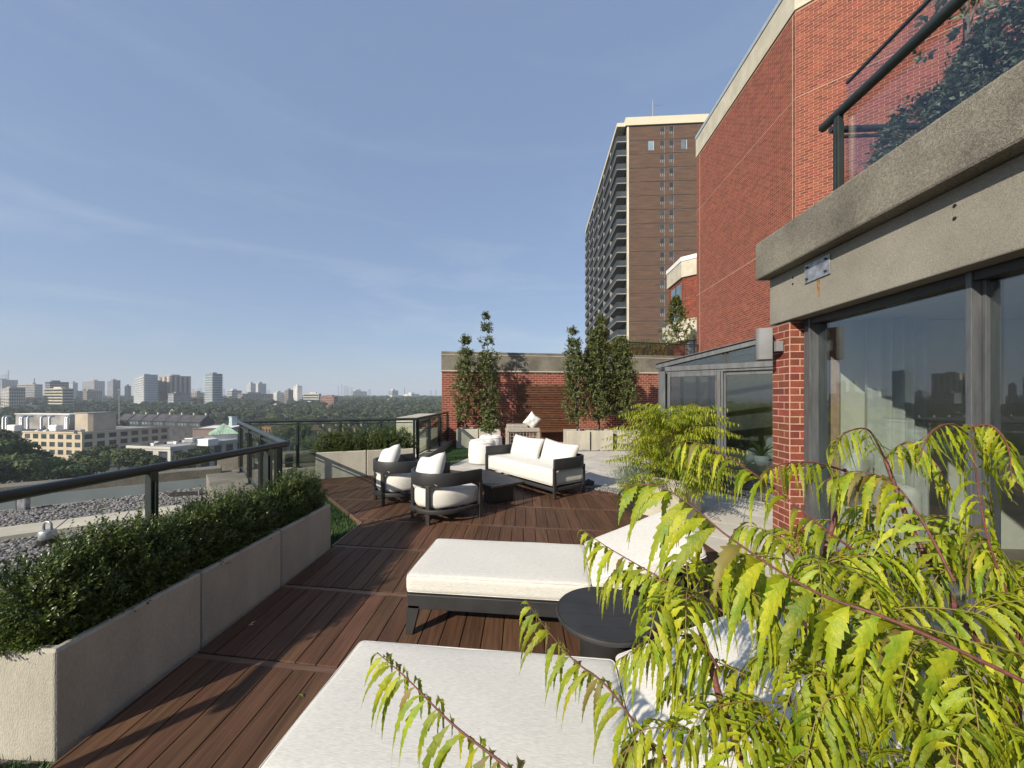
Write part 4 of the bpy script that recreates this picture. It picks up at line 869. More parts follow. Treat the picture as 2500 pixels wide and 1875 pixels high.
# ------------------------------------------------------------------ columnar oaks along the back wall
def columnar(label, base, h, r, n, bare=.12, seed=0, tip=0.0, m='oak_leaf', leaf=.085, grp='slim columnar oaks along the back wall', low=0.0, name='columnar_oak'):
    t = thing(name, label, 'tree', base, group=grp); r_ = np.random.default_rng(seed)
    lean = r_.normal(0, .03, 2); tr = [(lean[0] * z * z / h, lean[1] * z * z / h, z) for z in np.linspace(0, h, 12)]
    MB().tube(tr, [max(.004, .026 * (1 - z / h) + .004) for z in np.linspace(0, h, 12)], 7).build('trunk', MT['bark'], t, smooth=True)
    n = int(n * 1.45); nb = n // 9; z = h * (bare + (1 - bare) * r_.uniform(0, 1, nb) ** .85); prof = np.interp(z / h, [0, bare, .22, .42, .62, .80, .90, 1], [.25, .60, .98, 1.05, .90, .52, .26, .07]) * r
    cl = .62 + .38 * np.sin(z * 7.3 + seed) * np.sin(z * 3.1 + 1.7 * seed)
    a = r_.uniform(0, 2 * np.pi, nb); rad = prof * np.sqrt(r_.uniform(.05, 1, nb)) * (.8 + .35 * np.sin(a * 3 + z * 4 + seed))
    if tip: keep = (z < h * (1 - tip)) | (np.sin(z * 16 + seed) > -.1); z, a, rad = z[keep], a[keep], rad[keep]
    B = np.c_[lean[0] * z * z / h + np.cos(a) * rad, lean[1] * z * z / h + np.sin(a) * rad, z]
    Dr = np.c_[np.cos(a) * .6, np.sin(a) * .6, np.full(len(z), .55)] + r_.normal(0, .35, (len(z), 3))
    V, Q = sprigs(B, Dr, r_.uniform(.08, .2, len(z)), 9, leaf, leaf * .55, spread=1.0)
    mesh_np('crown', V, Q, MT[m], t, kind='stuff')
    mb = MB()
    for k in range(14):
        zz = h * (bare + .6 * k / 14); a_ = r_.uniform(0, 6.28); rr_ = np.interp(zz / h, [0, .2, .45, .8, 1], [.3, .9, 1, .5, .1]) * r * .8
        mb.tube([(lean[0] * zz * zz / h, lean[1] * zz * zz / h, zz), (math.cos(a_) * rr_ * .5, math.sin(a_) * rr_ * .5, zz + .2), (math.cos(a_) * rr_, math.sin(a_) * rr_, zz + .5)], [.011, .008, .004], 5)
    mb.build('branches', MT['bark'], t); return t
bp = back_pl
columnar('slim dark oak in the left planter by the railing, second tallest of its pair', (bp[0].x - .08, bp[0].y, .45), 3.15, .37, 4600, .10, 11, .25)
columnar('slim dark oak with a long bare tip, left of the slatted screen', (bp[1].x - .02, bp[1].y, .45), 3.75, .33, 3900, .05, 5, .33)
columnar('slim dark oak with a forked top, just right of the slatted screen', (bp[2].x + .03, bp[2].y, .45), 3.15, .38, 4600, .10, 8, .18)
columnar('broad dark oak, middle of the right hand group', (bp[3].x, bp[3].y + .1, .45), 3.10, .50, 8200, .12, 15, .05)
columnar('dark oak at the right end of the back wall near the sunroom', (bp[4].x - .05, bp[4].y + .1, .45), 3.05, .46, 7200, .12, 19, .06)
columnar('yellow-green young tree rising behind the middle oaks', (2.95, 13.0, -.02), 4.35, .50, 3600, .30, 23, .1, 'oak_leaf_y', .09, 'yellow-green trees above the back wall', name='young_tree')
# trailing climber at the foot of the second oak
t = thing('trailing_ivy', 'pale trailing ivy spilling over the planter left of the slatted screen', 'ivy', (bp[1].x, bp[1].y - .2, .45))
n = 110; B = np.c_[rng.normal(0, .18, n), rng.normal(-.08, .09, n), np.abs(rng.normal(.0, .42, n)) * (rng.uniform(size=n) > .25) + .1]; V, Q = sprigs(B, rng.normal(0, .5, (n, 3)) + np.array([0, -.5, .1]), rng.uniform(.08, .2, n), 7, .075, .055)
mesh_np('foliage', V, Q, MT['oak_leaf'], t, kind='stuff'); MB().tube([(0, 0, .02), (.02, -.02, .3), (0, 0, .75)], .008, 6).build('stem', MT['bark'], t)
# ------------------------------------------------------------------ golden cut-leaf sumac
def leaflet(p, d0, lat, L, Wd, droop, teeth, twist, rn, curl=0.0):
    """one drooping serrated leaflet as verts, quads"""
    m = teeth * 2 + 1; t = Vector(d0).normalized(); lat = Vector(lat); pos = Vector(p); V = []; ds = L / (m - 1)
    for i in range(m):
        s = i / (m - 1); l = (lat - t * lat.dot(t))
        if l.length < 1e-5: l = t.orthogonal()
        l.normalize(); nn = t.cross(l); ct, st = math.cos(twist * s), math.sin(twist * s); l2 = l * ct + nn * st; nn = t.cross(l2)
        env = (min(1, s * 4.2) ** .75) * (max(0, 1 - s) ** 1.05) * 1.42 * (1 - .25 * s)
        nt_ = .52 + .38 * s; w = Wd / 2 * env * (1.0 if i % 2 else nt_) * (1 + rn.uniform(-.2, .2))
        adv = t * (ds * (.9 if i % 2 else 0.0))
        up = nn * w * .34
        V += [pos + l2 * w + up + adv, pos, pos - l2 * w + up + adv]
        g = droop * ds / L * (1 + .8 * s); t = (t + Vector((0, 0, -1)) * g + lat * 0 + nn * (-curl * ds / L * (s * 2))).normalized(); pos = pos + t * ds
    Q = [(i * 3 + a, i * 3 + a + 1, (i + 1) * 3 + a + 1, (i + 1) * 3 + a) for i in range(m - 1) for a in (0, 1)]
    return np.array([v[:] for v in V]), np.array(Q)
def smooth_path(pts, n):
    P = [Vector(p) for p in pts]; P = [P[0] * 2 - P[1]] + P + [P[-1] * 2 - P[-2]]; out = []; m = len(P) - 3
    for k in range(n + 1):
        u = k / n * m; i = min(int(u), m - 1); f = u - i; a, b, c, d = P[i], P[i + 1], P[i + 2], P[i + 3]
        out.append(.5 * ((2 * b) + (c - a) * f + (2 * a - 5 * b + 4 * c - d) * f * f + (3 * b - a - 3 * c + d) * f ** 3))
    return out
NLEAF = [0]
def frond(root, pts, npair, L, Wd, droop, rn, rr=.0035, start=.12, individual=False, curl=0.0, teeth=6, fwd=.55, latmix=1.0, m='sumac', rm='sumac_stem', side_o=None, out=.9):
    path = smooth_path(pts, 40); n = len(path)
    st = MB().tube(path, [max(.0009, rr * (1 - .8 * i / n)) for i in range(n)], 6).build('frond', MT[rm], root, smooth=True); rest = []
    for k in range(npair + 1):
        s = start + (1 - start) * k / npair; i = min(int(s * (n - 1)), n - 2); p = path[i]; tg = (path[i + 1] - path[i]).normalized(); side = tg.cross(Vector((0, 0, 1)))
        if side.length < .15: side = tg.cross(Vector((1, .3, 0)))
        side.normalize()
        if side_o: side = Vector(side_o)
        env = (.55 + .45 * math.sin(math.pi * min(1, .18 + s * .72))) * (1 if s < .8 else 1 - (s - .8) * 2.6)
        for sd in ((-1, 1) if k < npair else (0,)):
            d0 = (side * sd * rn.uniform(out * .8, out * 1.15) + tg * rn.uniform(fwd * .6, fwd * 1.2) + Vector((0, 0, rn.uniform(-.1, .25) if out > .6 else rn.uniform(-.55, .1)))) if sd else tg
            ll = L * env * rn.uniform(.68, 1.2)
            V, Q = leaflet(p + tg * rn.uniform(-.003, .003), d0, tg * latmix + Vector((rn.uniform(-.3, .3), rn.uniform(-.3, .3), 0)) if sd else side, ll, Wd * (.75 + .25 * env) * rn.uniform(.85, 1.15), droop * rn.uniform(.55, 1.45), teeth, rn.uniform(-1.2, 1.2), rn, curl * rn.uniform(.6, 1.3) * 1)
            if individual and NLEAF[0] < 295:
                c = np.array(p[:]); mesh_np('leaflet', V, Q, MT['sumac_old' if rn.random() < .13 else m], st, smooth=True); NLEAF[0] += 1
            else: rest.append((V, Q))
    if rest:
        V, Q = merge(rest); mesh_np('leaflets', V, Q, MT[m], st, kind='stuff', smooth=True)
    return st
rn = random.Random(3)
s1 = thing('golden_sumac', 'golden cut-leaf sumac with red stems arching across the right foreground', 'shrub', (1.02, .78, -.01), wc=True)
pot = thing('sumac_planter', 'stucco planter holding the golden sumac in the foreground, below the lower right corner', 'planter', (1.02, .72, -.005), R(4)); 
_p = planter('x', (1.02, .72, -.005), .6, .6, .5, R(4), 'planter', None); 
for chd in list(_p.children): chd.parent = pot
bpy.data.objects.remove(_p)
base = Vector((1.02, .76, .42))
# stems (path from planter) and fronds, each point = photograph column, row and depth
STEMS = [
    [base, W(2480, 1800, .80), W(2490, 1500, .80), W(2490, 1520, .82)],
    [base, W(2300, 1850, .86), W(2060, 1560, .98), W(2005, 1405, 1.05), W(2064, 1182, 1.08), W(2062, 1145, 1.08)],
    [base, W(2050, 1870, .80), W(1990, 1650, .84), W(1988, 1480, .88), W(1975, 1390, .9)],
    [base, W(1900, 1960, .74), W(1790, 1800, .78), W(1720, 1570, .84), W(1682, 1455, .88)],
    [base, W(2440, 1700, .76), W(2330, 1480, .92), W(2230, 1300, 1.02), W(2160, 1120, 1.1)],
]
for k, st_ in enumerate(STEMS):
    pth = smooth_path(st_, 30); MB().tube(pth, [.0088 * (1 - .68 * i / 30) + .002 for i in range(31)], 8).build('stem', MT['sumac_stem'], s1, smooth=True)
Fr = lambda l: [W(*q) for q in l]
BIG = [
    # pts, npair, leaflet length, width, droop, curl
    ([(2620, 1720, .50), (2199, 1523, .58), (1982, 1441, .64), (1788, 1317, .70), (1688, 1235, .75), (1605, 1186, .80), (1520, 1188, .84)], 11, .165, .036, 2.2, 0),
    ([(1320, 1945, .62), (1242, 1875, .66), (1102, 1765, .74), (993, 1656, .80), (921, 1593, .84)], 15, .14, .026, 2.6, 0),
    ([(1660, 1900, .72), (1588, 1817, .78), (1482, 1676, .84), (1400, 1611, .88), (1329, 1529, .92), (1286, 1468, .95)], 15, .13, .025, 2.8, 0),
    ([(1780, 1500, .82), (1647, 1430, .90), (1576, 1390, .95), (1482, 1335, 1.0), (1420, 1292, 1.04)], 10, .125, .022, 2.7, 0),
    ([(2160, 1395, .92), (2017, 1294, .96), (1893, 1194, 1.02), (1788, 1123, 1.06), (1690, 1078, 1.1), (1640, 1100, 1.12)], 12, .125, .020, 2.8, .8),
    ([(2064, 1150, 1.08), (1990, 1130, 1.05), (1910, 1133, 1.02), (1860, 1160, 1.0)], 9, .115, .020, 3.0, .5),
    ([(2330, 1420, .78), (2250, 1270, .86), (2180, 1180, .9), (2090, 1150, .93), (2010, 1175, .96)], 10, .135, .026, 2.6, .3),
    ([(2490, 1520, .82), (2440, 1400, .83), (2408, 1300, .84), (2386, 1180, .85), (2372, 1060, .85), (2368, 1040, .85)], 14, .135, .017, 5.2, 0, (1, .25, 0)),
    ([(2360, 1060, .85), (2320, 1035, .80), (2270, 1060, .76), (2240, 1130, .74)], 9, .09, .015, 3.2, 1.5),
    ([(2362, 1045, .86), (2420, 1040, .82), (2460, 1090, .78), (2470, 1170, .75)], 9, .10, .016, 3.2, 2.2),
    ([(2160, 1120, 1.1), (2120, 1050, 1.06), (2060, 1060, 1.02), (2030, 1110, 1.0)], 9, .09, .015, 3.2, 1.5),
    ([(2160, 1120, 1.1), (2220, 1080, 1.04), (2290, 1140, 1.0), (2320, 1220, .97)], 9, .09, .016, 3.2, 1.2),
    ([(1760, 1640, .80), (1700, 1560, .82), (1600, 1560, .84), (1510, 1610, .86)], 10, .13, .022, 2.6, 0),
]
for k, (pp, npair, L, Wd, dr, cu, *so_) in enumerate(BIG): frond(s1, Fr(pp), int(npair * 1.5), L * 1.1, Wd * (.85 if L > .15 else .75), dr, rn, .0032, .10, individual=True, curl=cu, teeth=10 if L > .15 else 8, side_o=so_[0] if so_ else None, out=.9 if so_ else .58)
# filler fronds round the stem tops and in the body of the shrub
for (px, py, Y, n, rad) in ((1682, 1455, .90, 6, .20), (1975, 1390, .94, 7, .24), (2100, 1500, .84, 7, .25), (2300, 1560, .78, 8, .26), (1930, 1720, .78, 7, .24), (2150, 1750, .72, 9, .25), (2380, 1760, .68, 8, .25), (1760, 1840, .76, 5, .22), (2440, 1420, .90, 5, .2), (2200, 1330, 1.0, 6, .22), (2260, 1860, .66, 7, .22), (2000, 1870, .72, 6, .22)):
    c = W(px, py, Y)
    for k in range(n):
        a = 2 * math.pi * (k + rn.random()) / n; el = rn.uniform(.15, .75); d = Vector((math.cos(a) * math.cos(el), math.sin(a) * math.cos(el) * .8, math.sin(el)))
        q1 = c + d * rad * .45; q2 = c + Vector((d.x, d.y, 0)) * rad * .9 + Vector((0, 0, d.z * rad * .45)); q3 = c + Vector((d.x, d.y, 0)) * rad * 1.15 + Vector((0, 0, -rad * .18))
        if min(q.y for q in (q1, q2, q3)) < .30: continue
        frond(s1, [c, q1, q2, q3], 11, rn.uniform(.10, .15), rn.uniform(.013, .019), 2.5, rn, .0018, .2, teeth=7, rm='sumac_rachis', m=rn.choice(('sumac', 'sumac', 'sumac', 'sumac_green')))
# second sumac in the 45 degree planter by the sunroom
pc = Vector((2.16, 5.28)); pr = R(45)
planter('stucco planter holding the golden sumac beside the sunroom doors', (pc.x, pc.y, -.03), .62, .62, .56, pr, 'planter', None)
s2 = thing('golden_sumac', 'rounded golden cut-leaf sumac in the planter by the sunroom doors', 'shrub', (pc.x, pc.y, .42), wc=True)
for k in range(7):
    a = 2 * math.pi * k / 7; q = Vector((pc.x, pc.y, .42)); MB().tube(smooth_path([q, q + Vector((math.cos(a) * .08, math.sin(a) * .08, .35)), q + Vector((math.cos(a) * .22, math.sin(a) * .22, .75))], 8), [.012] * 5 + [.006] * 4, 6).build('stem', MT['sumac_stem'], s2)
for k in range(330):
    a = rn.uniform(0, 6.283); zz = rn.uniform(-.10, 1.0); rad = .30 + .34 * math.sin(math.pi * min(1, .25 + zz * .55)); o_ = Vector((pc.x + math.cos(a) * .16 * (1.1 - zz), pc.y + math.sin(a) * .16 * (1.1 - zz), .42 + zz * .78))
    d = Vector((math.cos(a), math.sin(a), 0)); rad *= rn.uniform(.45, 1.15); up = .10 + .22 * zz
    frond(s2, [o_, o_ + d * rad * .4 + Vector((0, 0, up * .7)), o_ + d * rad * .85 + Vector((0, 0, up)), o_ + d * rad * 1.2 + Vector((0, 0, up - .05))], 13, .105 * rn.uniform(.85, 1.2), .021, 2.2, rn, .0016, .1, teeth=3, rm='sumac_rachis', m='sumac_green' if (zz < .22 or rad < .36) else 'sumac')  # lower and inner fronds take the greener, slightly darker leaf colour
lv = thing('lavender', 'grey-green lavender tuft at the foot of the second sumac', 'lavender', (1.72, 5.42, -.02)); n = 420; B = np.c_[rng.normal(0, .10, n), rng.normal(0, .10, n), np.full(n, .32)]; Dr = np.c_[B[:, 0] * 2.2, B[:, 1] * 2.2, np.full(n, .9)] + rng.normal(0, .12, (n, 3))
V, Q = sprigs(B, Dr, rng.uniform(.2, .36, n), 9, .05, .006, spread=.5); mesh_np('foliage', V, Q, MT['lavender'], lv, kind='stuff'); MB().lathe([(.13, .0), (.16, .30), (.15, .32), (.02, .31)], (0, 0, 0), 18).build('root_ball', MT['soil'], lv)
# pebbles and a dark rock at the deck's far edge, pebbles along the back planters
stones('pebble_edging', [(1.15, 6.92), (1.80, 6.25), (2.3, 6.2), (1.75, 6.75), (1.35, 7.1)], 420, -.012, .018, .034, MT['stone']).__setitem__('label', 'small pale pebbles scattered along the deck edge behind the sofa')
stones('pebble_strip', [(1.6, 11.32), (4.2, 11.45), (4.2, 11.55), (1.6, 11.42)], 260, -.012, .02, .035, MT['stone']).__setitem__('label', 'pale pebbles along the foot of the back planters')
rk = MB(); rk.add([(IV[i][0] * .13 * rn.uniform(.8, 1.2), IV[i][1] * .09, (IV[i][2] + .6) * .07 * rn.uniform(.8, 1.2)) for i in range(12)], [tuple(f) for f in IF]); tag(rk.build('dark_rock', MT['rock'], loc=G(1436, 1187, -.015)), 'dark rock lying at the deck edge behind the sofa', 'rock')
# ------------------------------------------------------------------ upper balcony: railing, hedge, tree
zt = 3.34
a = FP(3.92, .26); b = FP(-1.2, .26)
railing('upper_railing', 'dark tube railing with blue tinted glass on the concrete fascia above the windows', (a.x, a.y, 0), (b.x, b.y, 0), zt + 1.0, [.035, .36, .69, .98], zt, True, glass_top=zt + 1.25, gout=.05, mats=('metal_rail', 'glass_tint'), z_glass0=.02, end_ext=.03, rail_r=.043, grp='upper balcony railing')
a2 = FP(3.98, .36); b2 = FP(3.98, 2.6)
railing('upper_return_railing', 'short end return of the upper balcony railing with blue tinted glass', (a2.x, a2.y, 0), (b2.x, b2.y, 0), zt + 1.0, [.03, .5, .98], zt, True, mats=('metal_rail', 'glass_tint'), z_glass0=.02, grp='upper balcony railing')
ub = thing('upper_hedge', 'dense hedge behind the tinted glass of the upper balcony', 'hedge', FP(1.8, 1.1, 3.2), wc=True); parts = []
for k in range(11):
    c = FP(3.42 - k * .38, .72 + .08 * math.sin(k * 2), 3.80 + .03 * math.sin(k * 3) + min(.25, k * .05)); d = shell_pts(520, 1, 1, 1, -.6); rr_ = np.array([.26, .34, .36])
    B = np.array(c[:]) + d * rr_ * rng.uniform(.75, 1, (len(d), 1)); parts.append(sprigs(B, d + np.array([0, 0, .4]), rng.uniform(.05, .1, len(d)), 8, .05, .028))
V, Q = merge(parts); mesh_np('foliage', V, Q, MT['hedge_teal'], ub, kind='stuff')
q0, q1 = FP(3.5, .75), FP(-1.0, .75); MB().bar(q0 + Vector((0, 0, 3.42)), q1 + Vector((0, 0, 3.42)), .5, .40).build('hedge_trough', MT['planter_dark'], ub)
columnar('slender tree leaning behind the upper balcony glass', FP(3.05, .70, 3.55), 2.2, .24, 560, .12, 31, .1, 'hedge_teal', .07, 'upper balcony trees', name='balcony_tree')
columnar('darker bushy tree near the right end of the upper balcony', FP(2.35, .85, 3.55), 1.7, .24, 420, .05, 37, .0, 'hedge_teal', .07, 'upper balcony trees', name='balcony_tree')
# ------------------------------------------------------------------ inside the sunroom
q = sp_(1.50, .75, -.02)
ip = thing('potted_plant', 'dark leafy potted plant inside the sunroom door', 'house plant', q); MB().lathe([(.10, .42), (.13, .60), (.12, .60), (.02, .58)], n=20).build('white_pot', MT['white'], ip, smooth=True); MB().box((0, 0, .21), (.4, .4, .42)).build('plant_stand', MT['room_floor'], ip, bevel=.01)
n = 26; a = rng.uniform(0, 6.28, n); B = np.c_[np.zeros(n), np.zeros(n), np.full(n, .58)]; V, Q = leaves(B, np.c_[np.cos(a), np.sin(a), rng.uniform(.4, 1.6, n)], np.c_[np.zeros(n), np.zeros(n), np.ones(n)] + rng.normal(0, .1, (n, 3)), rng.uniform(.25, .42, n), rng.uniform(.035, .05, n)); mesh_np('foliage', V, Q, MT['oak_leaf'], ip, kind='stuff')
q = sp_(1.62, 1.45, -.02)
ic = thing('sunroom_chair', 'rounded pale armchair standing inside the sunroom', 'armchair', q, R(-60)); soft('seat', MT['fabric'], ic, (.7, .7, .36), .12, (0, 0, .26)); soft('backrest', MT['fabric'], ic, (.72, .2, .5), .09, (0, .30, .58)); soft('arm', MT['fabric'], ic, (.16, .66, .26), .07, (-.36, 0, .50)); soft('arm', MT['fabric'], ic, (.16, .66, .26), .07, (.36, 0, .50))
q = FP(3.78, .62, -.02)
rcz = thing('living_room_chair', 'pale low chair inside the tall window beside the brick pier', 'armchair', q, R(-100)); soft('seat', MT['fabric'], rcz, (.46, .5, .4), .08, (0, 0, .24)); soft('backrest', MT['fabric'], rcz, (.46, .16, .4), .07, (0, .18, .58))
pillow('fluffy_cushion', MT['fabric_w'], None, .42, .36, .16, q + Vector((-.14, .02, .92)), (R(12), R(6), R(30)), 12); tag(bpy.data.objects['fluffy_cushion'], 'fluffy white cushion on the chair inside the tall window', 'cushion')
# ------------------------------------------------------------------ town: ground, buildings, trees
GZ = -27.0
def gz(y): return float(np.interp(y, [230, 330, 500, 700, 1000, 2000], [GZ, -23.5, -17.5, -14.5, -13, -12]))     # the land climbs gently beyond the low roofs
xs = np.linspace(-7000, 7000, 29); yr = [-7000, -3000, -500, 0, 230, 260, 300, 330, 400, 450, 500, 600, 700, 850, 1000, 1500, 2000, 4000, 7000]; gv = [(x, y, gz(y)) for y in yr for x in xs]; n = len(xs)
gq = [(j * n + i, j * n + i + 1, (j + 1) * n + i + 1, (j + 1) * n + i) for j in range(len(yr) - 1) for i in range(n - 1)]
tag(mesh_np('ground', gv, gq, MT['ground']), kind='structure')
# brown tower
BT = Vector((23.2, 77.6, 0)); DW = 18.0; DL = 51.5; top = 58.0; bot = GZ; FH = 2.80
tw = thing('brown_apartment_tower', 'brown brick apartment tower with stacked dark balconies and cream roof edge', 'building', (BT.x, BT.y, bot), wc=True)
tu = PERP; tv = D
def tpoint(a, b, z): p = BT + tu * a + tv * b; return Vector((p.x, p.y, z))
def tbox(a0, a1, b0, b1, z0, z1, name, m, parent=None):
    P = [tpoint(a0, b0, 0), tpoint(a1, b0, 0), tpoint(a1, b1, 0), tpoint(a0, b1, 0)]
    return MB().prism([tuple(p.xy) for p in P], z0, z1).build(name, m, parent or tw)
tbox(.0, DW, .15, DL, bot, top - 1.6, 'core', MT['pane_far'])
tbox(-.35, DW + .3, -.3, DL + .4, top - 1.95, top - .35, 'roof_edge', MT['offwhite']); tbox(-2.0, .0, 0, DL, top - 1.95, top - 1.2, 'roof_overhang', MT['offwhite'])
cream = bmat('cream_slab', (.60, .55, .42)); tbox(-.02, .35, -.05, .3, bot, top - 1.96, 'corner_fin', cream)
bal_gl = mat('dark_balcony_glass', (.045, .055, .065), rough=.6, var=.2, scale=.3, spec=.25)
nf = 30; slabm = bmat('balcony_slab', (.25, .245, .23)); framem = bmat('window_frame_white', (.50, .48, .45))
for k in range(nf):
    z1 = top - 2.0 - k * FH; z0 = z1 - FH
    if z0 < -24: break
    tbox(.42, DW, -.02, .149, z0 + .03, z1 - .09, 'brick_panel', MT['brown_brick']); tbox(.40, DW, -.05, .148, z1 - .085, z1 + .025, 'shelf_joint', MT['roof_dk'])
    if z0 > -3:
        for a in (6.55, 8.35):
            w = tbox(a, a + .75, -.045, -.021, z0 + .95, z1 - .35, 'window', MT['pane_far']); tbox(a - .02, a + .77, -.06, -.0455, z0 + .88, z0 + 1.40, 'vent_unit', slabm, w); tbox(a + .10, a + .28, -.075, -.0605, z0 + .95, z0 + 1.35, 'vent_slot', MT['black'], w); tbox(a + .46, a + .64, -.075, -.0605, z0 + .95, z0 + 1.35, 'vent_slot', MT['black'], w); tbox(a + .76, a + .82, -.05, -.021, z0 + .03, z1 - .35, 'side_trim', slabm, w)
    if k == 1:
        for a in (4.15, 10.6): w = tbox(a, a + 1.0, -.045, -.021, z0 + .6, z1 - .35, 'window', MT['pane_blue']); tbox(a + 1.0, a + 1.12, -.05, -.021, z0 + .6, z1 - .35, 'side_trim', framem, w)
    if z0 > -12:
        s = tbox(-2.0, -.05, .3, DL - .3, z0 - .10, z0 + .10, 'balcony', slabm); tbox(-2.02, -1.96, .28, DL - .3, z0 + .12, z0 + 1.15, 'balustrade', bal_gl, s); tbox(-1.95, -.06, .28, .34, z0 + .12, z0 + 1.15, 'balustrade', bal_gl, s)
        tbox(-.04, .0, .5, DL - .4, z0 + .1, z1 - .1, 'recessed_glazing', MT['pane_far'])
        for j in range(6): tbox(-1.9, .0, 8.5 * (j + .95) - .1, 8.5 * (j + .95) + .1, z0 + .101, z1 - .101, 'party_fin', slabm, s)
tbox(6.2, 10.5, 4, 9, top - .349, top + 1.6, 'lift_housing', MT['brown_brick'])
an = MB().tube([tpoint(6.4, 4.6, top - .3), tpoint(6.4, 4.6, top + 6.5)], .09, 6).build('antenna_mast', MT['metal_lt'], tw)
for z in (top + 2.6, top + 5.4): MB().tube([tpoint(6.4, 4.6, z), tpoint(8.4, 4.6, z)], .05, 5).build('antenna_arm', MT['metal_lt'], an)
# neighbouring wing of the same block, seen past the tall brick wing
NC = Vector((11.09, 25.0, 0)); nl = NC + D * 2.6; nr = NC + CD * 1.9
nb = thing('neighbour_wing', 'lower red brick corner with cream concrete bands beyond the tall wing', 'building', (NC.x, NC.y, 3.0), wc=True)
def nring(z0, z1, off, name, m):
    P = [nl - PERP * off + D * off, NC - (PERP + inn).normalized() * off * 1.08, nr - inn * off + CD * off, nr + inn * 5, nl + PERP * 5]
    return MB().prism([tuple(p.xy) for p in P], z0, z1).build(name, m, nb)
nring(3.0, 9.30, -.02, 'wall_core', MT['mortar']); nring(9.32, 10.35, .12, 'concrete_band', MT['concrete_lt']); nring(10.352, 10.62, .16, 'metal_cap', MT['white']); nring(5.2, 6.55, .35, 'balcony_band', MT['concrete_lt'])
brick_wall(nb, nl, -D, 2.6, 3.05, 9.3, 'brick_far', 0, skip=lambda s, z: .5 < s < 2.35 and (6.55 < z < 9.1)); brick_wall(nb, NC, CD, 1.5, 3.05, 9.3, 'brick_far', 60)
w = MB().bar(NC + D * .30 - PERP * .01 + Vector((0, 0, 7.8)), NC + D * 2.0 - PERP * .01 + Vector((0, 0, 7.8)), .05, 2.4).build('window', MT['pane_blue'], nb); MB().bar(NC + D * 1.1 - PERP * .04 + Vector((0, 0, 7.8)), NC + D * 1.16 - PERP * .04 + Vector((0, 0, 7.8)), .05, 2.4).build('mullion', MT['metal_dk'], w)
w = MB().bar(NC + CD * .25 - inn * .01 + Vector((0, 0, 4.1)), NC + CD * 1.85 - inn * .01 + Vector((0, 0, 4.1)), .05, 2.1).build('patio_door', MT['pane_blue'], nb)
for s in (.25, .7, 1.15): MB().bar(NC + CD * s - inn * .04 + Vector((0, 0, 4.1)), NC + CD * (s + .06) - inn * .04 + Vector((0, 0, 4.1)), .05, 2.1).build('mullion', MT['metal_dk'], w)
MB().bar(NC + CD * 1.72 - inn * .03 + Vector((0, 0, 7.8)), NC + CD * 1.9 - inn * .03 + Vector((0, 0, 7.8)), .06, 2.9).build('dark_window', MT['pane_far'], nb)
tag(MB().prism([(4.2, 15.7), (10.5, 16.9), (13, 24.0), (12, 30), (3.4, 28)], 2.2, 3.05).build('neighbour_terrace', MT['concrete']), kind='structure')
railing('neighbour_railing', 'thin dark railing with glass on the neighbouring terrace above the back wall', (4.45, 16.5, 0), (8.6, 17.6, 0), 3.95, [.0, .35, .62, .80, 1], 3.06, True, rail_r=.03, grp='neighbour railing')
columnar('airy yellow-green tree in front of the neighbouring brick corner', (9.55, 22.0, 3.05), 4.2, 1.0, 2400, .35, 41, 0, 'oak_leaf_y', .14, 'yellow-green trees above the back wall', name='young_tree')
t = thing('cedar_hedge', 'clipped olive cedar hedge on the neighbouring terrace', 'hedge', (5.9, 18.6, 3.05)); n = 900
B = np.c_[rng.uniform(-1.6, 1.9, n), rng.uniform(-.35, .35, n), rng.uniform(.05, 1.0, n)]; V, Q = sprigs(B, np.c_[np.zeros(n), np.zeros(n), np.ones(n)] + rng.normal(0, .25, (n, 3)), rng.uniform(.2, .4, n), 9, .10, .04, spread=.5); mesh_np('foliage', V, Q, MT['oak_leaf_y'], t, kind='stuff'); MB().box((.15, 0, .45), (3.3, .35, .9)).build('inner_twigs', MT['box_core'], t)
t = thing('red_shrub', 'small dark red shrub behind the neighbouring railing', 'shrub', (7.75, 18.4, 3.05)); redl = mat('dark_red_leaf', (.11, .02, .03), rnd=.3, island=True, trans=.2); n = 160; d = shell_pts(n, 1, 1, 1, -.3); B = d * np.array([.35, .3, .4]) + np.array([0, 0, .45]); V, Q = sprigs(B, d, rng.uniform(.08, .15, len(B)), 8, .07, .04); mesh_np('foliage', V, Q, redl, t, kind='stuff'); MB().tube([(0, 0, 0), (0, 0, .5)], .02, 6).build('stem', MT['bark'], t)
slabm2 = bmat('tower_slab_edge', (.52, .53, .53))
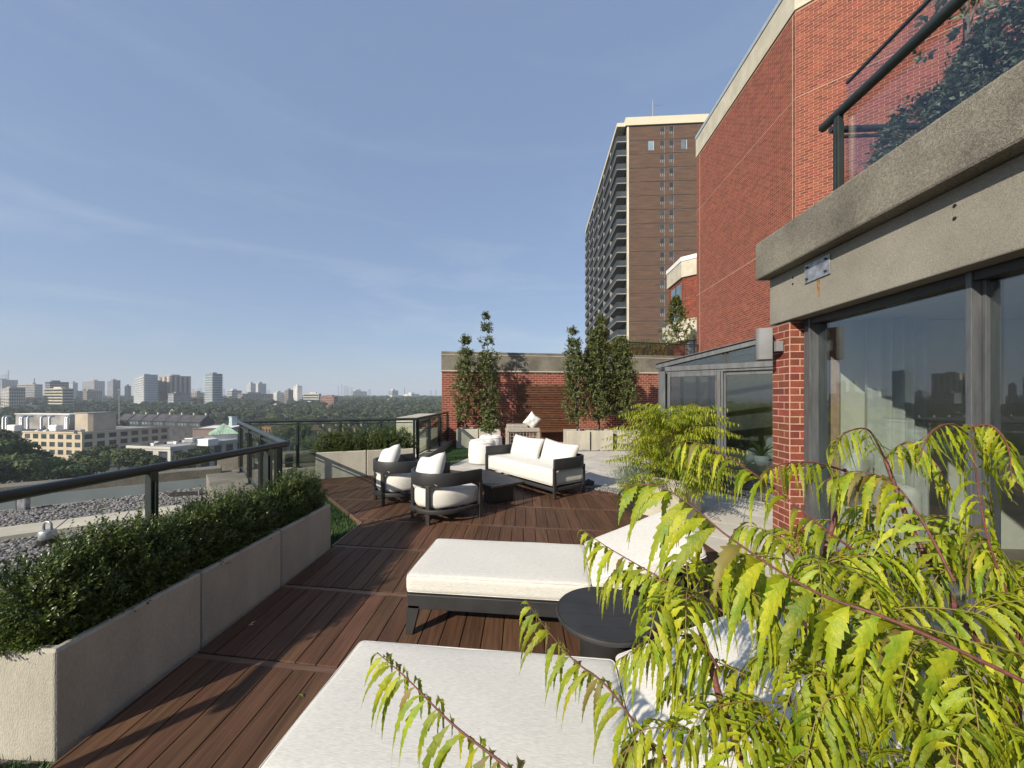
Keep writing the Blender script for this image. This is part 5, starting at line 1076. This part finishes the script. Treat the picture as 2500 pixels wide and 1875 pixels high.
# ------------------------------------------------------------------ generic town buildings
def building(label, x0, xc, x1, ytop, Y, th=25.0, wall=(.5, .47, .4), style='grid', fh=3.0, name='town_building', base=None, bays=(4, 4), glassm='pane_far', roofm='roof_gr', grp=None, parapet=.5, cat='building', pent=None, wr=.55):
    """box building: photograph columns of its left end, near corner and right end, row of its roof at the corner, corner depth"""
    C = W(xc, ytop, Y); zt_ = C.z; zb = GZ if base is None else base; a = R(th); ul = Vector((-math.cos(a), math.sin(a), 0)); ur = Vector((math.sin(a), math.cos(a), 0))
    def ln(px, u): k = (px - CX) / F; return abs((k * C.y - C.x) / (u.x - k * u.y))
    Ll = ln(x0, ul) if x0 < xc else 12.0; Lr = ln(x1, ur) if x1 > xc else 12.0
    Ll = min(Ll, 160); Lr = min(Lr, 160)
    t = thing(name, label, cat, (C.x, C.y, zb), group=grp, wc=True); c0 = Vector((C.x, C.y, 0))
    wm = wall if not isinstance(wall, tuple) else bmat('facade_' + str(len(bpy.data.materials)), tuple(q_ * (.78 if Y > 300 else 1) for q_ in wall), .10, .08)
    def quad(u0, u1, v0, v1, z0, z1, nm, m, par=None):
        P = [c0 + ul * u0 + ur * v0, c0 + ul * u1 + ur * v0, c0 + ul * u1 + ur * v1, c0 + ul * u0 + ur * v1]
        return MB().prism([tuple(p.xy) for p in P], z0, z1).build(nm, m, par or t)
    quad(0, Ll, 0, Lr, zb, zt_ - parapet, 'walls', wm)
    e = .25
    quad(-e, Ll + e, -e, .15, zt_ - parapet, zt_, 'parapet', wm); quad(Ll - .15, Ll + e, .151, Lr + e, zt_ - parapet, zt_, 'parapet', wm); quad(-e, .15, .151, Lr + e, zt_ - parapet, zt_, 'parapet', wm)
    quad(.16, Ll - .16, .152, Lr - .16, zt_ - parapet, zt_ - parapet + .05, 'roof', MT[roofm])
    nfl = int((zt_ - parapet - zb) / fh); nfl = min(nfl, 34)
    for k in range(nfl):
        z1 = zt_ - parapet - k * fh; z0 = z1 - fh; g0, g1 = z0 + fh * .24, z1 - fh * .16
        if z1 < GZ + 7: break
        if style == 'grid':
            for j in range(bays[0]): s = Ll / bays[0]; w = quad(s * (j + .5 - wr / 2), s * (j + .5 + wr / 2), -.06, .0 - .001, g0, g1, 'window', MT[glassm]); 
            for j in range(bays[1]): s = Lr / bays[1]; quad(-.06, -.001, s * (j + .5 - wr / 2), s * (j + .5 + wr / 2), g0, g1, 'window', MT[glassm])
        elif style == 'band':
            quad(.4, Ll - .4, -.06, -.001, g0, g1, 'window_band', MT[glassm]); quad(-.06, -.001, .4, Lr - .4, g0, g1, 'window_band', MT[glassm])
        elif style == 'slab':
            quad(-.9, Ll + .9, -.9, Lr + .9, z0 - .12, z0 + .55, 'balcony_slab', slabm2 if roofm == 'white' else wm)
        elif style == 'glass':
            quad(-.12, Ll + .12, -.12, Lr + .12, z0 - .1, z0 + .32, 'floor_edge', framem)
    if style == 'stripe':
        n1 = max(3, bays[0]); n2 = max(3, bays[1])
        for j in range(n1): s = Ll / n1; quad(s * (j + .25), s * (j + .75), -.5, -.001, zb, zt_ - parapet - .5, 'balcony_stack', MT['pane_far'] if j % 2 else framem)
        for j in range(n2): s = Lr / n2; quad(-.5, -.001, s * (j + .25), s * (j + .75), zb, zt_ - parapet - .5, 'balcony_stack', MT['roof_br'] if j % 2 else framem)
        for k in range(nfl): z0 = zt_ - parapet - (k + 1) * fh; quad(-.6, Ll + .1, -.6, Lr + .1, z0, z0 + .4, 'floor_edge', wm)
    if pent: quad(Ll * pent[0], Ll * pent[1], Lr * pent[2], Lr * pent[3], zt_ - parapet + .051, zt_ + pent[4], 'roof_plant', wm)
    return t, quad, Ll, Lr, zt_
# beige mid-rise at the left
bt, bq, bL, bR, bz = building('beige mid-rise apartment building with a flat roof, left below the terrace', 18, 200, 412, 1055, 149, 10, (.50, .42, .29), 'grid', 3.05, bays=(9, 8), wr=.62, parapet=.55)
pen = bmat('penthouse_stucco', (.43, .37, .28))
bq(9, 27, 5, 14, bz - .5, bz + 6.2, 'roof_penthouse', pen) if False else None
P0_ = W(215, 1040, 158)
ph_ = thing('roof_penthouse', 'beige boxy penthouse standing on the roof of the beige mid-rise', 'rooftop block', (P0_.x, P0_.y, bz - .5), R(-10)); MB().prism([(-6, 0), (-5.4, -.9), (1.2, -.9), (2.4, .3), (2.4, 8), (-6, 8)], .05, 7.4).build('block', pen, ph_, bevel=.1); MB().prism([(-6.2, -.2), (-5.4, -1.1), (1.3, -1.1), (2.6, .2), (2.6, 8.2), (-6.2, 8.2)], 7.41, 7.7).build('roof_edge', MT['roof_gr'], ph_)
mw = thing('roof_plant_screen', 'long grey plant-room wall on the beige mid-rise roof behind the ducts', 'rooftop block', W(95, 1045, 165), R(-10)); MB().box((0, 4, 2.6), (30, 6, 6.2)).build('screen_wall', MT['roof_gr'], mw); MB().box((0, 4, 5.9), (30.6, 6.5, .3)).build('roof_edge', MT['white'], mw)
for i, px in enumerate((8, 16, 50, 54, 68, 101, 121, 161, 165)):
    q = W(px, 1043, 158); z = bz - .5; d = thing('duct_riser', 'pale bent ventilation duct on the beige roof, %s from the left' % ('first', 'second', 'third', 'fourth', 'fifth', 'sixth', 'seventh', 'eighth', 'ninth')[i], 'duct', (q.x, q.y, z), group='rooftop ducts')
    MB().tube([(0, -1.2, .5), (0, -.4, .55), (0, 0, 1.0), (0, 0, 5.4), (0, .3, 6.0), (0, 1.6, 6.1)], .42, 8).build('duct_pipe', MT['metal_lt'], d, smooth=True); MB().box((0, -1.3, .26), (1.0, 1.0, .52)).build('duct_foot', MT['white'], d)
for i, (px, sc_) in enumerate(((35, 1.0), (137, .9))):
    q = W(px, 1040, 154); d = thing('rooftop_unit', ['white rounded air handling unit on the beige roof, left one', 'white rounded air handling unit on the beige roof, right one'][i], 'air unit', (q.x, q.y, bz - .5), R(-10)); MB().prism([(-2.2 * sc_, -1.2), (2.2 * sc_, -1.2), (2.2 * sc_, 1.2), (-2.2 * sc_, 1.2)], .3, 3.0).build('casing', MT['white'], d, bevel=.6, seg=4); MB().box((0, 0, .2), (3.6, 2, .4)).build('plinth', MT['roof_dk'], d)
for i in range(11):
    q = W(185 + i * 8.5, 1052 - i * 1.3, 149 + i * 3.0); d = MB().box((0, 0, .5), (rn.uniform(.7, 1.5), .8, rn.uniform(.6, 1.1)), rn.uniform(0, 1)).build('rooftop_box', MT['white'] if i % 2 else MT['metal_lt'], loc=(q.x, q.y, bz - .45), bevel=.05); tag(d, 'small boxy fan unit along the edge of the beige roof, %s from the left' % ('first second third fourth fifth sixth seventh eighth ninth tenth eleventh'.split()[i]), 'fan unit', 'small fan units on the beige roof')
# low white building, pyramid roof, sheds
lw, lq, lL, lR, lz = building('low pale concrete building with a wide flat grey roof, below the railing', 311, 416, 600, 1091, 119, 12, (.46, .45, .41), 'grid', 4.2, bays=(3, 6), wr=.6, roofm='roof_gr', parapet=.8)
for i in range(14):
    q = c_ = W(360 + i * 13 + rn.uniform(-4, 4), 1086 - i * .9, 124 + i * 1.2 + rn.uniform(0, 6)); tag(MB().box((0, 0, .5), (rn.uniform(.5, 2.2), .8, rn.uniform(.6, 1.1)), rn.uniform(0, .5)).build('rooftop_box', MT['white'] if i % 3 else MT['roof_dk'], loc=(q.x, q.y, lz - .75)), 'small vent box on the low grey roof, %s from the left' % ('first second third fourth fifth sixth seventh eighth ninth tenth eleventh twelfth thirteenth fourteenth'.split()[i]), 'vent', 'vent boxes on the low grey roof')
q = W(546, 1058, 150); py_ = thing('pyramid_pavilion', 'pale green copper pyramid roof on a white pavilion', 'pavilion', (q.x, q.y, q.z), R(38)); MB().add([(-4.6, -4.6, 0), (4.6, -4.6, 0), (4.6, 4.6, 0), (-4.6, 4.6, 0), (0, 0, 3.9)], [(0, 1, 4), (1, 2, 4), (2, 3, 4), (3, 0, 4), (3, 2, 1, 0)]).build('pyramid_roof', MT['copper'], py_); MB().box((0, 0, -7), (8.2, 8.2, 13.9)).build('walls', MT['white'], py_)
for k in range(1, 9):
    for r_ in range(4):
        A_ = [(-4.6, -4.6), (4.6, -4.6), (4.6, 4.6), (-4.6, 4.6)]; p0 = Vector((*A_[r_], 0)).lerp(Vector((*A_[(r_ + 1) % 4], 0)), k / 9); m_ = 1 - abs(k / 9 - .5) * 2; 
        MB().bar(p0 + Vector((0, 0, .05)), p0.lerp(Vector((0, 0, 3.9)), max(.1, m_ * .97)) + Vector((0, 0, .05)), .08, .08).build('seam', MT['copper'], py_)
q = W(500, 1066, 128); ru = thing('rooftop_unit', 'large white louvred plant unit on the low grey roof', 'air unit', (q.x, q.y, lz - .75), R(-12)); MB().box((0, 0, 1.2), (7, 3.6, 2.2)).build('casing', MT['white'], ru, bevel=.1); MB().box((-3.0, -1.0, 2.0), (3.0, 4.2, 1.4), .1).build('intake_hood', MT['metal_lt'], ru, bevel=.1)
building('long white-roofed single storey building beyond the beige mid-rise', 410, 470, 560, 1046, 205, 70, (.30, .22, .18), 'none', 4, roofm='white', parapet=.4)
building('small pale green glass lift tower among low roofs', 559, 566, 579, 1017, 230, 20, (.36, .46, .46), 'glass', 4, roofm='roof_gr')
building('orange brick low building beyond the angled railing', 640, 662, 700, 1042, 190, 15, (.36, .16, .08), 'grid', 4, bays=(3, 4), roofm='white')
building('grey low flat building under the railing corner', 590, 640, 720, 1066, 150, 15, (.36, .35, .33), 'grid', 4, bays=(4, 5), roofm='white')
for i in range(7):
    px = 318 + i * 29; C = W(px, 1010 + i * .6, 262 - i * 4); tt = thing('row_house', 'dark roofed row house in the long terrace beyond the white roof, %s from the left' % ('first', 'second', 'third', 'fourth', 'fifth', 'sixth', 'seventh')[i], 'house', (C.x, C.y, GZ), R(-6), 'dark row houses')
    h = C.z - GZ; MB().box((0, 0, h / 2 - 2), (8.2, 10, h - 4)).build('walls', MT['roof_dk'], tt); MB().add([(-4.1, -5.4, h - 4.1), (4.1, -5.4, h - 4.1), (4.1, 5.4, h - 4.1), (-4.1, 5.4, h - 4.1), (-4.1, 0, h), (4.1, 0, h)], [(0, 1, 5, 4), (2, 3, 4, 5), (1, 2, 5), (3, 0, 4), (3, 2, 1, 0)]).build('roof', MT['roof_dk'], tt)
    for s in (-2.2, 0, 2.2): MB().box((s, -5.02, h - 5.6), (1.2, .06, 1.5)).build('window', MT['pane_blue'], tt)
    MB().box((2.5, .6, h + .2), (.9, .9, 2)).build('chimney', MT['concrete_lt'], tt)
for i in range(8):
    px = 778 + (i % 4) * 31 + (i // 4) * 13; C = W(px, 1034 + (i // 4) * 13, 205 - (i // 4) * 40); tt = thing('brown_townhouse', 'brown shingled townhouse below the far railing, %s of the %s row from the left' % (('first', 'second', 'third', 'fourth')[i % 4], ('back', 'front')[i // 4]), 'house', (C.x, C.y, GZ), R(12 + 6 * (i % 3)), 'brown townhouses')
    h = C.z - GZ; MB().box((0, 0, h / 2 - 1.6), (7, 9, h - 3.2)).build('walls', MT['roof_br'], tt); MB().add([(-3.8, -4.9, h - 3.3), (3.8, -4.9, h - 3.3), (3.8, 4.9, h - 3.3), (-3.8, 4.9, h - 3.3), (0, -4.9, h), (0, 4.9, h)], [(0, 1, 4), (2, 3, 5), (1, 2, 5, 4), (3, 0, 4, 5), (3, 2, 1, 0)]).build('roof', MT['roof_br'], tt)
    for s in (-1.8, 1.8): MB().box((s, -4.53, h - 4.8), (1.3, .06, 1.5)).build('window', MT['pane_far'], tt)
    MB().box((2.2, .0, h - 1), (.8, .8, 2.4)).build('chimney', MT['concrete_lt'], tt)
lp = thing('light_mast', 'tall thin grey light mast above the trees behind the beige mid-rise', 'mast', W(291, 1015, 230) - Vector((0, 0, 12))); MB().tube([(0, 0, 0), (0, 0, 27.5)], [.28, .16], 8).build('pole', MT['metal_lt'], lp); MB().box((0, 0, 27.6), (1.2, .5, .3)).build('lamp_head', MT['metal_lt'], lp)
# skyline: (label, left, corner, right, roof row, depth, angle, wall, style, floor height, bays, extra)
SKY = [
    ('pale glass slab tower with white balconies on its left side, second group of towers', 320, 352, 385, 914, 520, 42, (.42, .46, .48), 'slab', 3.2, (4, 4), 'white'),
    ('blue glass stepped tower attached behind the pale slab tower', 352, 356, 392, 928, 560, 30, (.20, .27, .31), 'glass', 3.2, (4, 4), 'roof_gr'),
    ('brown and white striped twin apartment slab in the middle of the skyline', 386, 414, 466, 917, 560, 35, (.42, .34, .27), 'stripe', 3.0, (5, 9), 'roof_gr'),
    ('low dark office block at the foot of the striped apartment slab', 410, 424, 466, 960, 500, 30, (.20, .22, .24), 'glass', 3.4, (4, 4), 'roof_gr'),
    ('slender blue glass tower with white balcony edges, tallest on the skyline', 500, 519, 543, 912, 500, 38, (.22, .28, .31), 'slab', 3.2, (3, 4), 'white'),
    ('white stone-clad hospital-like slab right of the slender tower', 554, 566, 590, 953, 800, 40, (.58, .56, .50), 'band', 3.4, (4, 4), 'roof_gr'),
    ('grey glass twin tower, left of the pair right of the slender tower', 602, 612, 624, 936, 900, 35, (.40, .43, .45), 'glass', 3.2, (3, 3), 'roof_gr'),
    ('grey glass twin tower with a white end wall, right of the pair', 622, 630, 650, 936, 900, 35, (.46, .48, .48), 'glass', 3.2, (3, 4), 'roof_gr'),
    ('plain white apartment tower left of the brown low block', 716, 726, 738, 942, 620, 55, (.66, .66, .63), 'none', 3, (3, 3), 'roof_gr'),
    ('brown apartment block beside the plain white tower', 695, 704, 716, 952, 700, 40, (.26, .20, .16), 'grid', 3.2, (3, 3), 'roof_gr'),
    ('white office block with dark window bands right of the white tower', 740, 778, 784, 961, 560, 15, (.60, .58, .52), 'band', 3.6, (5, 3), 'white'),
    ('low red brick apartment block poking out of the trees', 782, 815, 826, 968, 520, 20, (.30, .15, .10), 'grid', 3.2, (7, 3), 'roof_dk'),
    ('white terraced complex on the horizon, left one', 854, 862, 896, 955, 1500, 30, (.58, .58, .52), 'band', 4, (3, 6), 'roof_gr'),
    ('white stepped complex on the horizon right of centre', 948, 958, 972, 953, 1300, 30, (.62, .62, .58), 'band', 4, (3, 3), 'white'),
    ('white domed complex near the brick wall on the horizon', 985, 1004, 1024, 962, 1100, 30, (.68, .68, .66), 'none', 4, (3, 3), 'white'),
    ('low white strip building on the horizon near the brick wall', 938, 950, 992, 969, 1000, 30, (.58, .58, .54), 'none', 4, (3, 3), 'white'),
    ('white concrete framed office block at the far left', -40, 22, 62, 946, 420, 35, (.48, .44, .36), 'grid', 3.6, (5, 7), 'roof_gr'),
    ('cream stepped office building with long window bands, left', 108, 152, 180, 948, 430, 20, (.62, .56, .40), 'band', 3.3, (5, 3), 'white'),
    ('black glass office block, left skyline', 110, 122, 168, 932, 620, 30, (.05, .055, .06), 'glass', 3.6, (3, 6), 'roof_dk'),
    ('beige concrete block with window bands at the left skyline', 42, 84, 104, 938, 760, 20, (.46, .40, .32), 'band', 3.4, (5, 3), 'roof_gr'),
    ('grey office block on the far left skyline', -60, 5, 44, 927, 900, 25, (.24, .24, .25), 'grid', 3.6, (5, 5), 'roof_gr'),
    ('pale residential block with a cream wall, left of the grey slab', 168, 178, 190, 934, 900, 35, (.30, .34, .38), 'glass', 3.2, (3, 3), 'roof_gr'),
    ('wide hazy block with a white roof left of the grey slab', 200, 230, 256, 930, 1000, 30, (.34, .31, .29), 'grid', 3.6, (6, 5), 'white'),
    ('long brownstone block among trees at the left', 186, 212, 250, 954, 640, 25, (.33, .27, .21), 'grid', 3.4, (6, 8), 'roof_gr'),
    ('grey brown office slab, stands alone left of the glass towers', 262, 276, 294, 928, 760, 40, (.25, .22, .22), 'band', 3.3, (4, 4), 'roof_gr'),
    ('small brick tower left of the glass towers', 304, 312, 320, 942, 800, 40, (.30, .21, .17), 'grid', 3.2, (3, 3), 'roof_gr'),
    ('pale mid-rise with balconies left of the brown block', 668, 676, 694, 958, 640, 35, (.52, .54, .50), 'slab', 3.2, (3, 3), 'white'),
    ('brown mid-rise below the grey twin towers', 580, 592, 668, 961, 720, 30, (.28, .24, .20), 'grid', 3.4, (4, 10), 'roof_gr'),
    ('long low apartment row right of the striped slab', 466, 480, 500, 958, 900, 30, (.32, .24, .19), 'grid', 3.2, (3, 4), 'roof_gr'),
]
for (lab, x0, xc, x1, yt, Y, th, wl, st_, fh_, by, rf) in SKY:
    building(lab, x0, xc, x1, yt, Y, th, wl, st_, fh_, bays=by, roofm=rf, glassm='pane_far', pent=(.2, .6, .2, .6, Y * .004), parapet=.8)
# hazy far towers on the horizon
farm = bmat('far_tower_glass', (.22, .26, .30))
FT = sorted([(826, 4, 942), (834, 4, 938), (841, 4, 943), (846, 4, 942), (850, 4.5, 943), (858, 8, 946), (877, 6, 949), (902, 9, 951), (1052, 5, 953), (1064, 5, 952), (470, 8, 950), (487, 10, 948), (620, 6, 950), (655, 7, 952), (545, 7, 950), (10, 14, 915), (180, 9, 940), (140, 9, 938)])
for i, (px, w, yt) in enumerate(FT):
    Y = 3300 + (i % 5) * 90; C = W(px, yt, Y); s = w / F * Y / 2; t = thing('far_tower', 'faint hazy tower on the far horizon, %s from the left of such towers' % ('first second third fourth fifth sixth seventh eighth ninth tenth eleventh twelfth thirteenth fourteenth fifteenth sixteenth seventeenth eighteenth'.split()[i]), 'tower', (C.x, C.y, GZ), .3, 'faint towers on the horizon'); hh = C.z - GZ
    MB().box((0, 0, hh / 2), (s * 1.5, s * 1.5, hh)).build('shaft', farm, t); MB().box((0, 0, hh + 2), (s * .8, s * .8, 4)).build('roof_plant', farm, t)
for i, (px, yt, Y) in enumerate(((20, 904, 1500), (84, 923, 1100), (1003 - 16, 946, 1500))):
    C = W(px, yt, Y); b_ = thing('hoist_mast', ['hazy tower crane mast with a short jib at the far left skyline', 'thin chimney above the beige block at the left skyline', 'thin hazy mast on the horizon near the brick wall'][i], 'mast', (C.x, C.y, GZ)); h = C.z - GZ
    MB().tube([(0, 0, 0), (0, 0, h)], Y * .0012, 6).build('mast', MT['roof_gr'], b_); MB().box((0, 0, h * .985), (Y * (.010 if i == 0 else .003), 2, Y * .0016)).build('jib', MT['roof_gr'], b_)
# ------------------------------------------------------------------ trees
def crown_mesh(name, seed, nq, size, r, h, m):
    r_ = np.random.default_rng(seed); nl = 16; lc = unit(r_.normal(size=(nl, 3))); lc[:, 2] = np.abs(lc[:, 2]) * 1.0 - .25; lc = lc * np.array([r * .62, r * .62, h * .36]) * r_.uniform(.5, 1.05, (nl, 1)); lr = r_.uniform(.30, .48, nl) * r
    k = r_.integers(0, nl, nq); d = unit(r_.normal(size=(nq, 3)) + np.array([0, 0, .35])); P = lc[k] + d * lr[k][:, None] * np.array([1, 1, .8]) * r_.uniform(.8, 1.08, (nq, 1))
    Nn = unit(d + r_.normal(0, .45, (nq, 3))); T = unit(np.cross(Nn, r_.normal(size=(nq, 3)))); S = np.cross(Nn, T); s = size * r_.uniform(.6, 1.3, (nq, 1))
    V = np.stack([P - T * s, P + S * s * .6, P + T * s, P - S * s * .6], 1).reshape(-1, 3); Q = np.arange(nq * 4).reshape(-1, 4)
    return V, Q
CR = []
for k in range(5):
    V, Q = crown_mesh('crown', 100 + k, 2600, .42, 5.6, 8.0, None)
    inner = []
    V2, Q2 = crown_mesh('core', 100 + k, 500, 1.5, 4.6, 6.6, None)
    me_o = mesh_np('crown', *merge([(V, Q), (V2 * .86, Q2)]), MT['tree']); CR.append(me_o.data); bpy.data.objects.remove(me_o)
mb = MB(); mb.tube([(0, 0, -9), (0, 0, -3.5), (.2, .1, 0)], [.34, .26, .12], 7)
for a in (0, 1.7, 3.1, 4.6): mb.tube([(0, 0, -4.2), (math.cos(a) * 1.4, math.sin(a) * 1.4, -2.0), (math.cos(a) * 2.9, math.sin(a) * 2.9, .4)], [.18, .12, .04], 5)
to = mb.build('trunk', MT['bark']); TRUNK = to.data; bpy.data.objects.remove(to)
def city_tree(x, y, s, label, grp, ztop=None):
    k = rn.randrange(5); hh = 13.0 * s
    z = gz(y) + 9 * s if ztop is None else ztop - 4.0 * s
    t = link(bpy.data.objects.new('leafy_tree', None)); t.location = (x, y, z - 9 * s); tag(t, label, 'tree', grp)
    for nm, me in (('trunk', TRUNK), ('crown', CR[k])):
        o = link(bpy.data.objects.new(nm, me)); o.parent = t; o.location = (0, 0, 9 * s); o.scale = (s * rn.uniform(.9, 1.1), s, s); o.rotation_euler = (0, 0, rn.uniform(0, 6.28))
        if nm == 'crown': o['kind'] = 'stuff'
    return t
# nearest trees under the parapet, given by column, row of the top and depth
NEAR = [(10, 1062, 95, 1.0), (45, 1100, 88, .9), (70, 1090, 100, .95), (-20, 1040, 110, 1.1), (110, 1108, 92, .85), (150, 1118, 96, .8), (60, 1122, 82, .8), (5, 1118, 80, .85), (215, 1092, 112, .95), (255, 1082, 118, .9), (290, 1090, 112, .8), (330, 1092, 105, .75), (370, 1108, 98, .6), (235, 1112, 98, .75), (455, 1096, 104, .75), (490, 1094, 110, .7), (185, 1128, 90, .7), (690, 1038, 140, 1.0), (720, 1032, 150, 1.1), (745, 1044, 135, .9), (768, 1058, 120, .75), (700, 1098, 95, .6), (730, 1090, 92, .6), (640, 1060, 130, .5), (605, 1042, 170, .8), (960, 1038, 150, .8), (925, 1040, 160, .85), (990, 1030, 180, .9), (890, 1046, 150, .7), (780, 1095, 80, .5), (830, 1070, 105, .6)]
NEAR.sort()
ORD = ('first second third fourth fifth sixth seventh eighth ninth tenth eleventh twelfth thirteenth fourteenth fifteenth sixteenth seventeenth eighteenth nineteenth twentieth'.split())
ORD += ['twenty-' + o_ for o_ in ORD[:9]] + ['thirtieth', 'thirty-first', 'thirty-second']
for i, (px, py, Y, s) in enumerate(NEAR):
    p = W(px, py, Y); city_tree(p.x, p.y, s, 'leafy dark green tree close below the terrace, %s from the left of those' % ORD[i], 'leafy trees close below the terrace', p.z)
cnt = 0; occ = []
def free(x, y, r):
    for (a, b, c) in occ:
        if (x - a) ** 2 + (y - b) ** 2 < (r + c) ** 2: return False
    return True
# keep clear of the built objects
for o in list(sc.objects):
    if o.type == 'EMPTY' and o.get('category') in ('building', 'house', 'pavilion') and o.location.y > 100:
        vs = [Vector(ch.location) + Vector(o.location) + Vector(c) for ch in o.children if ch.type == 'MESH' and ch.name.startswith('walls') for c in [v.co[:] for v in ch.data.vertices]]
        if vs and o.name in WC:
            xs_ = [v.x for v in vs]; ys_ = [v.y for v in vs]
            for fx in (.17, .5, .83):
                for fy in (.17, .5, .83): occ.append((min(xs_) * (1 - fx) + max(xs_) * fx, min(ys_) * (1 - fy) + max(ys_) * fy, max(max(xs_) - min(xs_), max(ys_) - min(ys_)) * .17))
        else: occ.append((o.location.x, o.location.y, 6))
spots = []
tries = 0
while len(spots) < 3600 and tries < 60000:
    tries += 1
    u = rn.random(); Y = 190 * (3200 / 190) ** (u ** .8); px = rn.uniform(-90, 1120); x = (px - CX) / F * Y
    s = rn.uniform(.7, 1.12) * (1 if Y < 600 else min(1.3, 1 + (Y - 600) / 2500))
    gap = max(5.0, .0105 * Y)
    ok = free(x, Y, 3.0) if Y < 1000 else True
    if not ok: continue
    if any((x - a) ** 2 + (Y - b) ** 2 < gap * gap for a, b, c in spots[-400:]): continue
    if Y < 215 and 560 < px < 760: continue
    if Y < 290 and 290 < px < 560: continue
    spots.append((x, Y, s))
spots.sort(key=lambda q: q[1])
for x, y, s in spots[:260]: city_tree(x, y, s, 'leafy green tree in the wooded belt between the low roofs and the skyline', 'trees of the wooded belt')
parts = []
base_cr = [crown_mesh('c', 300 + k, 170, 1.25, 5.6, 8.0, None) for k in range(6)]; hi_cr = [crown_mesh('c', 320 + k, 420, .85, 5.6, 8.0, None) for k in range(6)]
for x, y, s in spots[260:]:
    V, Q = (hi_cr if y < 520 else base_cr)[rn.randrange(6)]; a = rn.uniform(0, 6.28); ca, sa = math.cos(a), math.sin(a)
    wd = s * (1.0 if y < 500 else min(2.6, y / 500))
    parts.append((np.c_[(V[:, 0] * ca - V[:, 1] * sa) * wd, (V[:, 0] * sa + V[:, 1] * ca) * wd, V[:, 2] * s] + np.array([x, y, gz(y) + 9.5 * s]), Q))
V, Q = merge(parts); tag(mesh_np('distant_tree_canopy', V, Q, MT['tree_far']), 'unbroken green tree canopy stretching to the skyline', 'trees', kind='stuff')
# ------------------------------------------------------------------ haze
hz = bpy.data.materials.new('haze'); hz.use_nodes = True; N = hz.node_tree.nodes; L = hz.node_tree.links
for nd_ in list(N):
    if nd_.type == 'BSDF_PRINCIPLED': N.remove(nd_)
pv_ = N.new('ShaderNodeVolumePrincipled'); pv_.inputs['Color'].default_value = (.78, .87, .97, 1); pv_.inputs['Density'].default_value = .00032; pv_.inputs['Anisotropy'].default_value = 0
L.new(pv_.outputs[0], N['Material Output'].inputs['Volume'])
hb = MB().box((0, 0, (GZ - 1 + 150) / 2), (14400, 14400, 150 - GZ + 1)).build('haze', hz); tag(hb, kind='stuff')
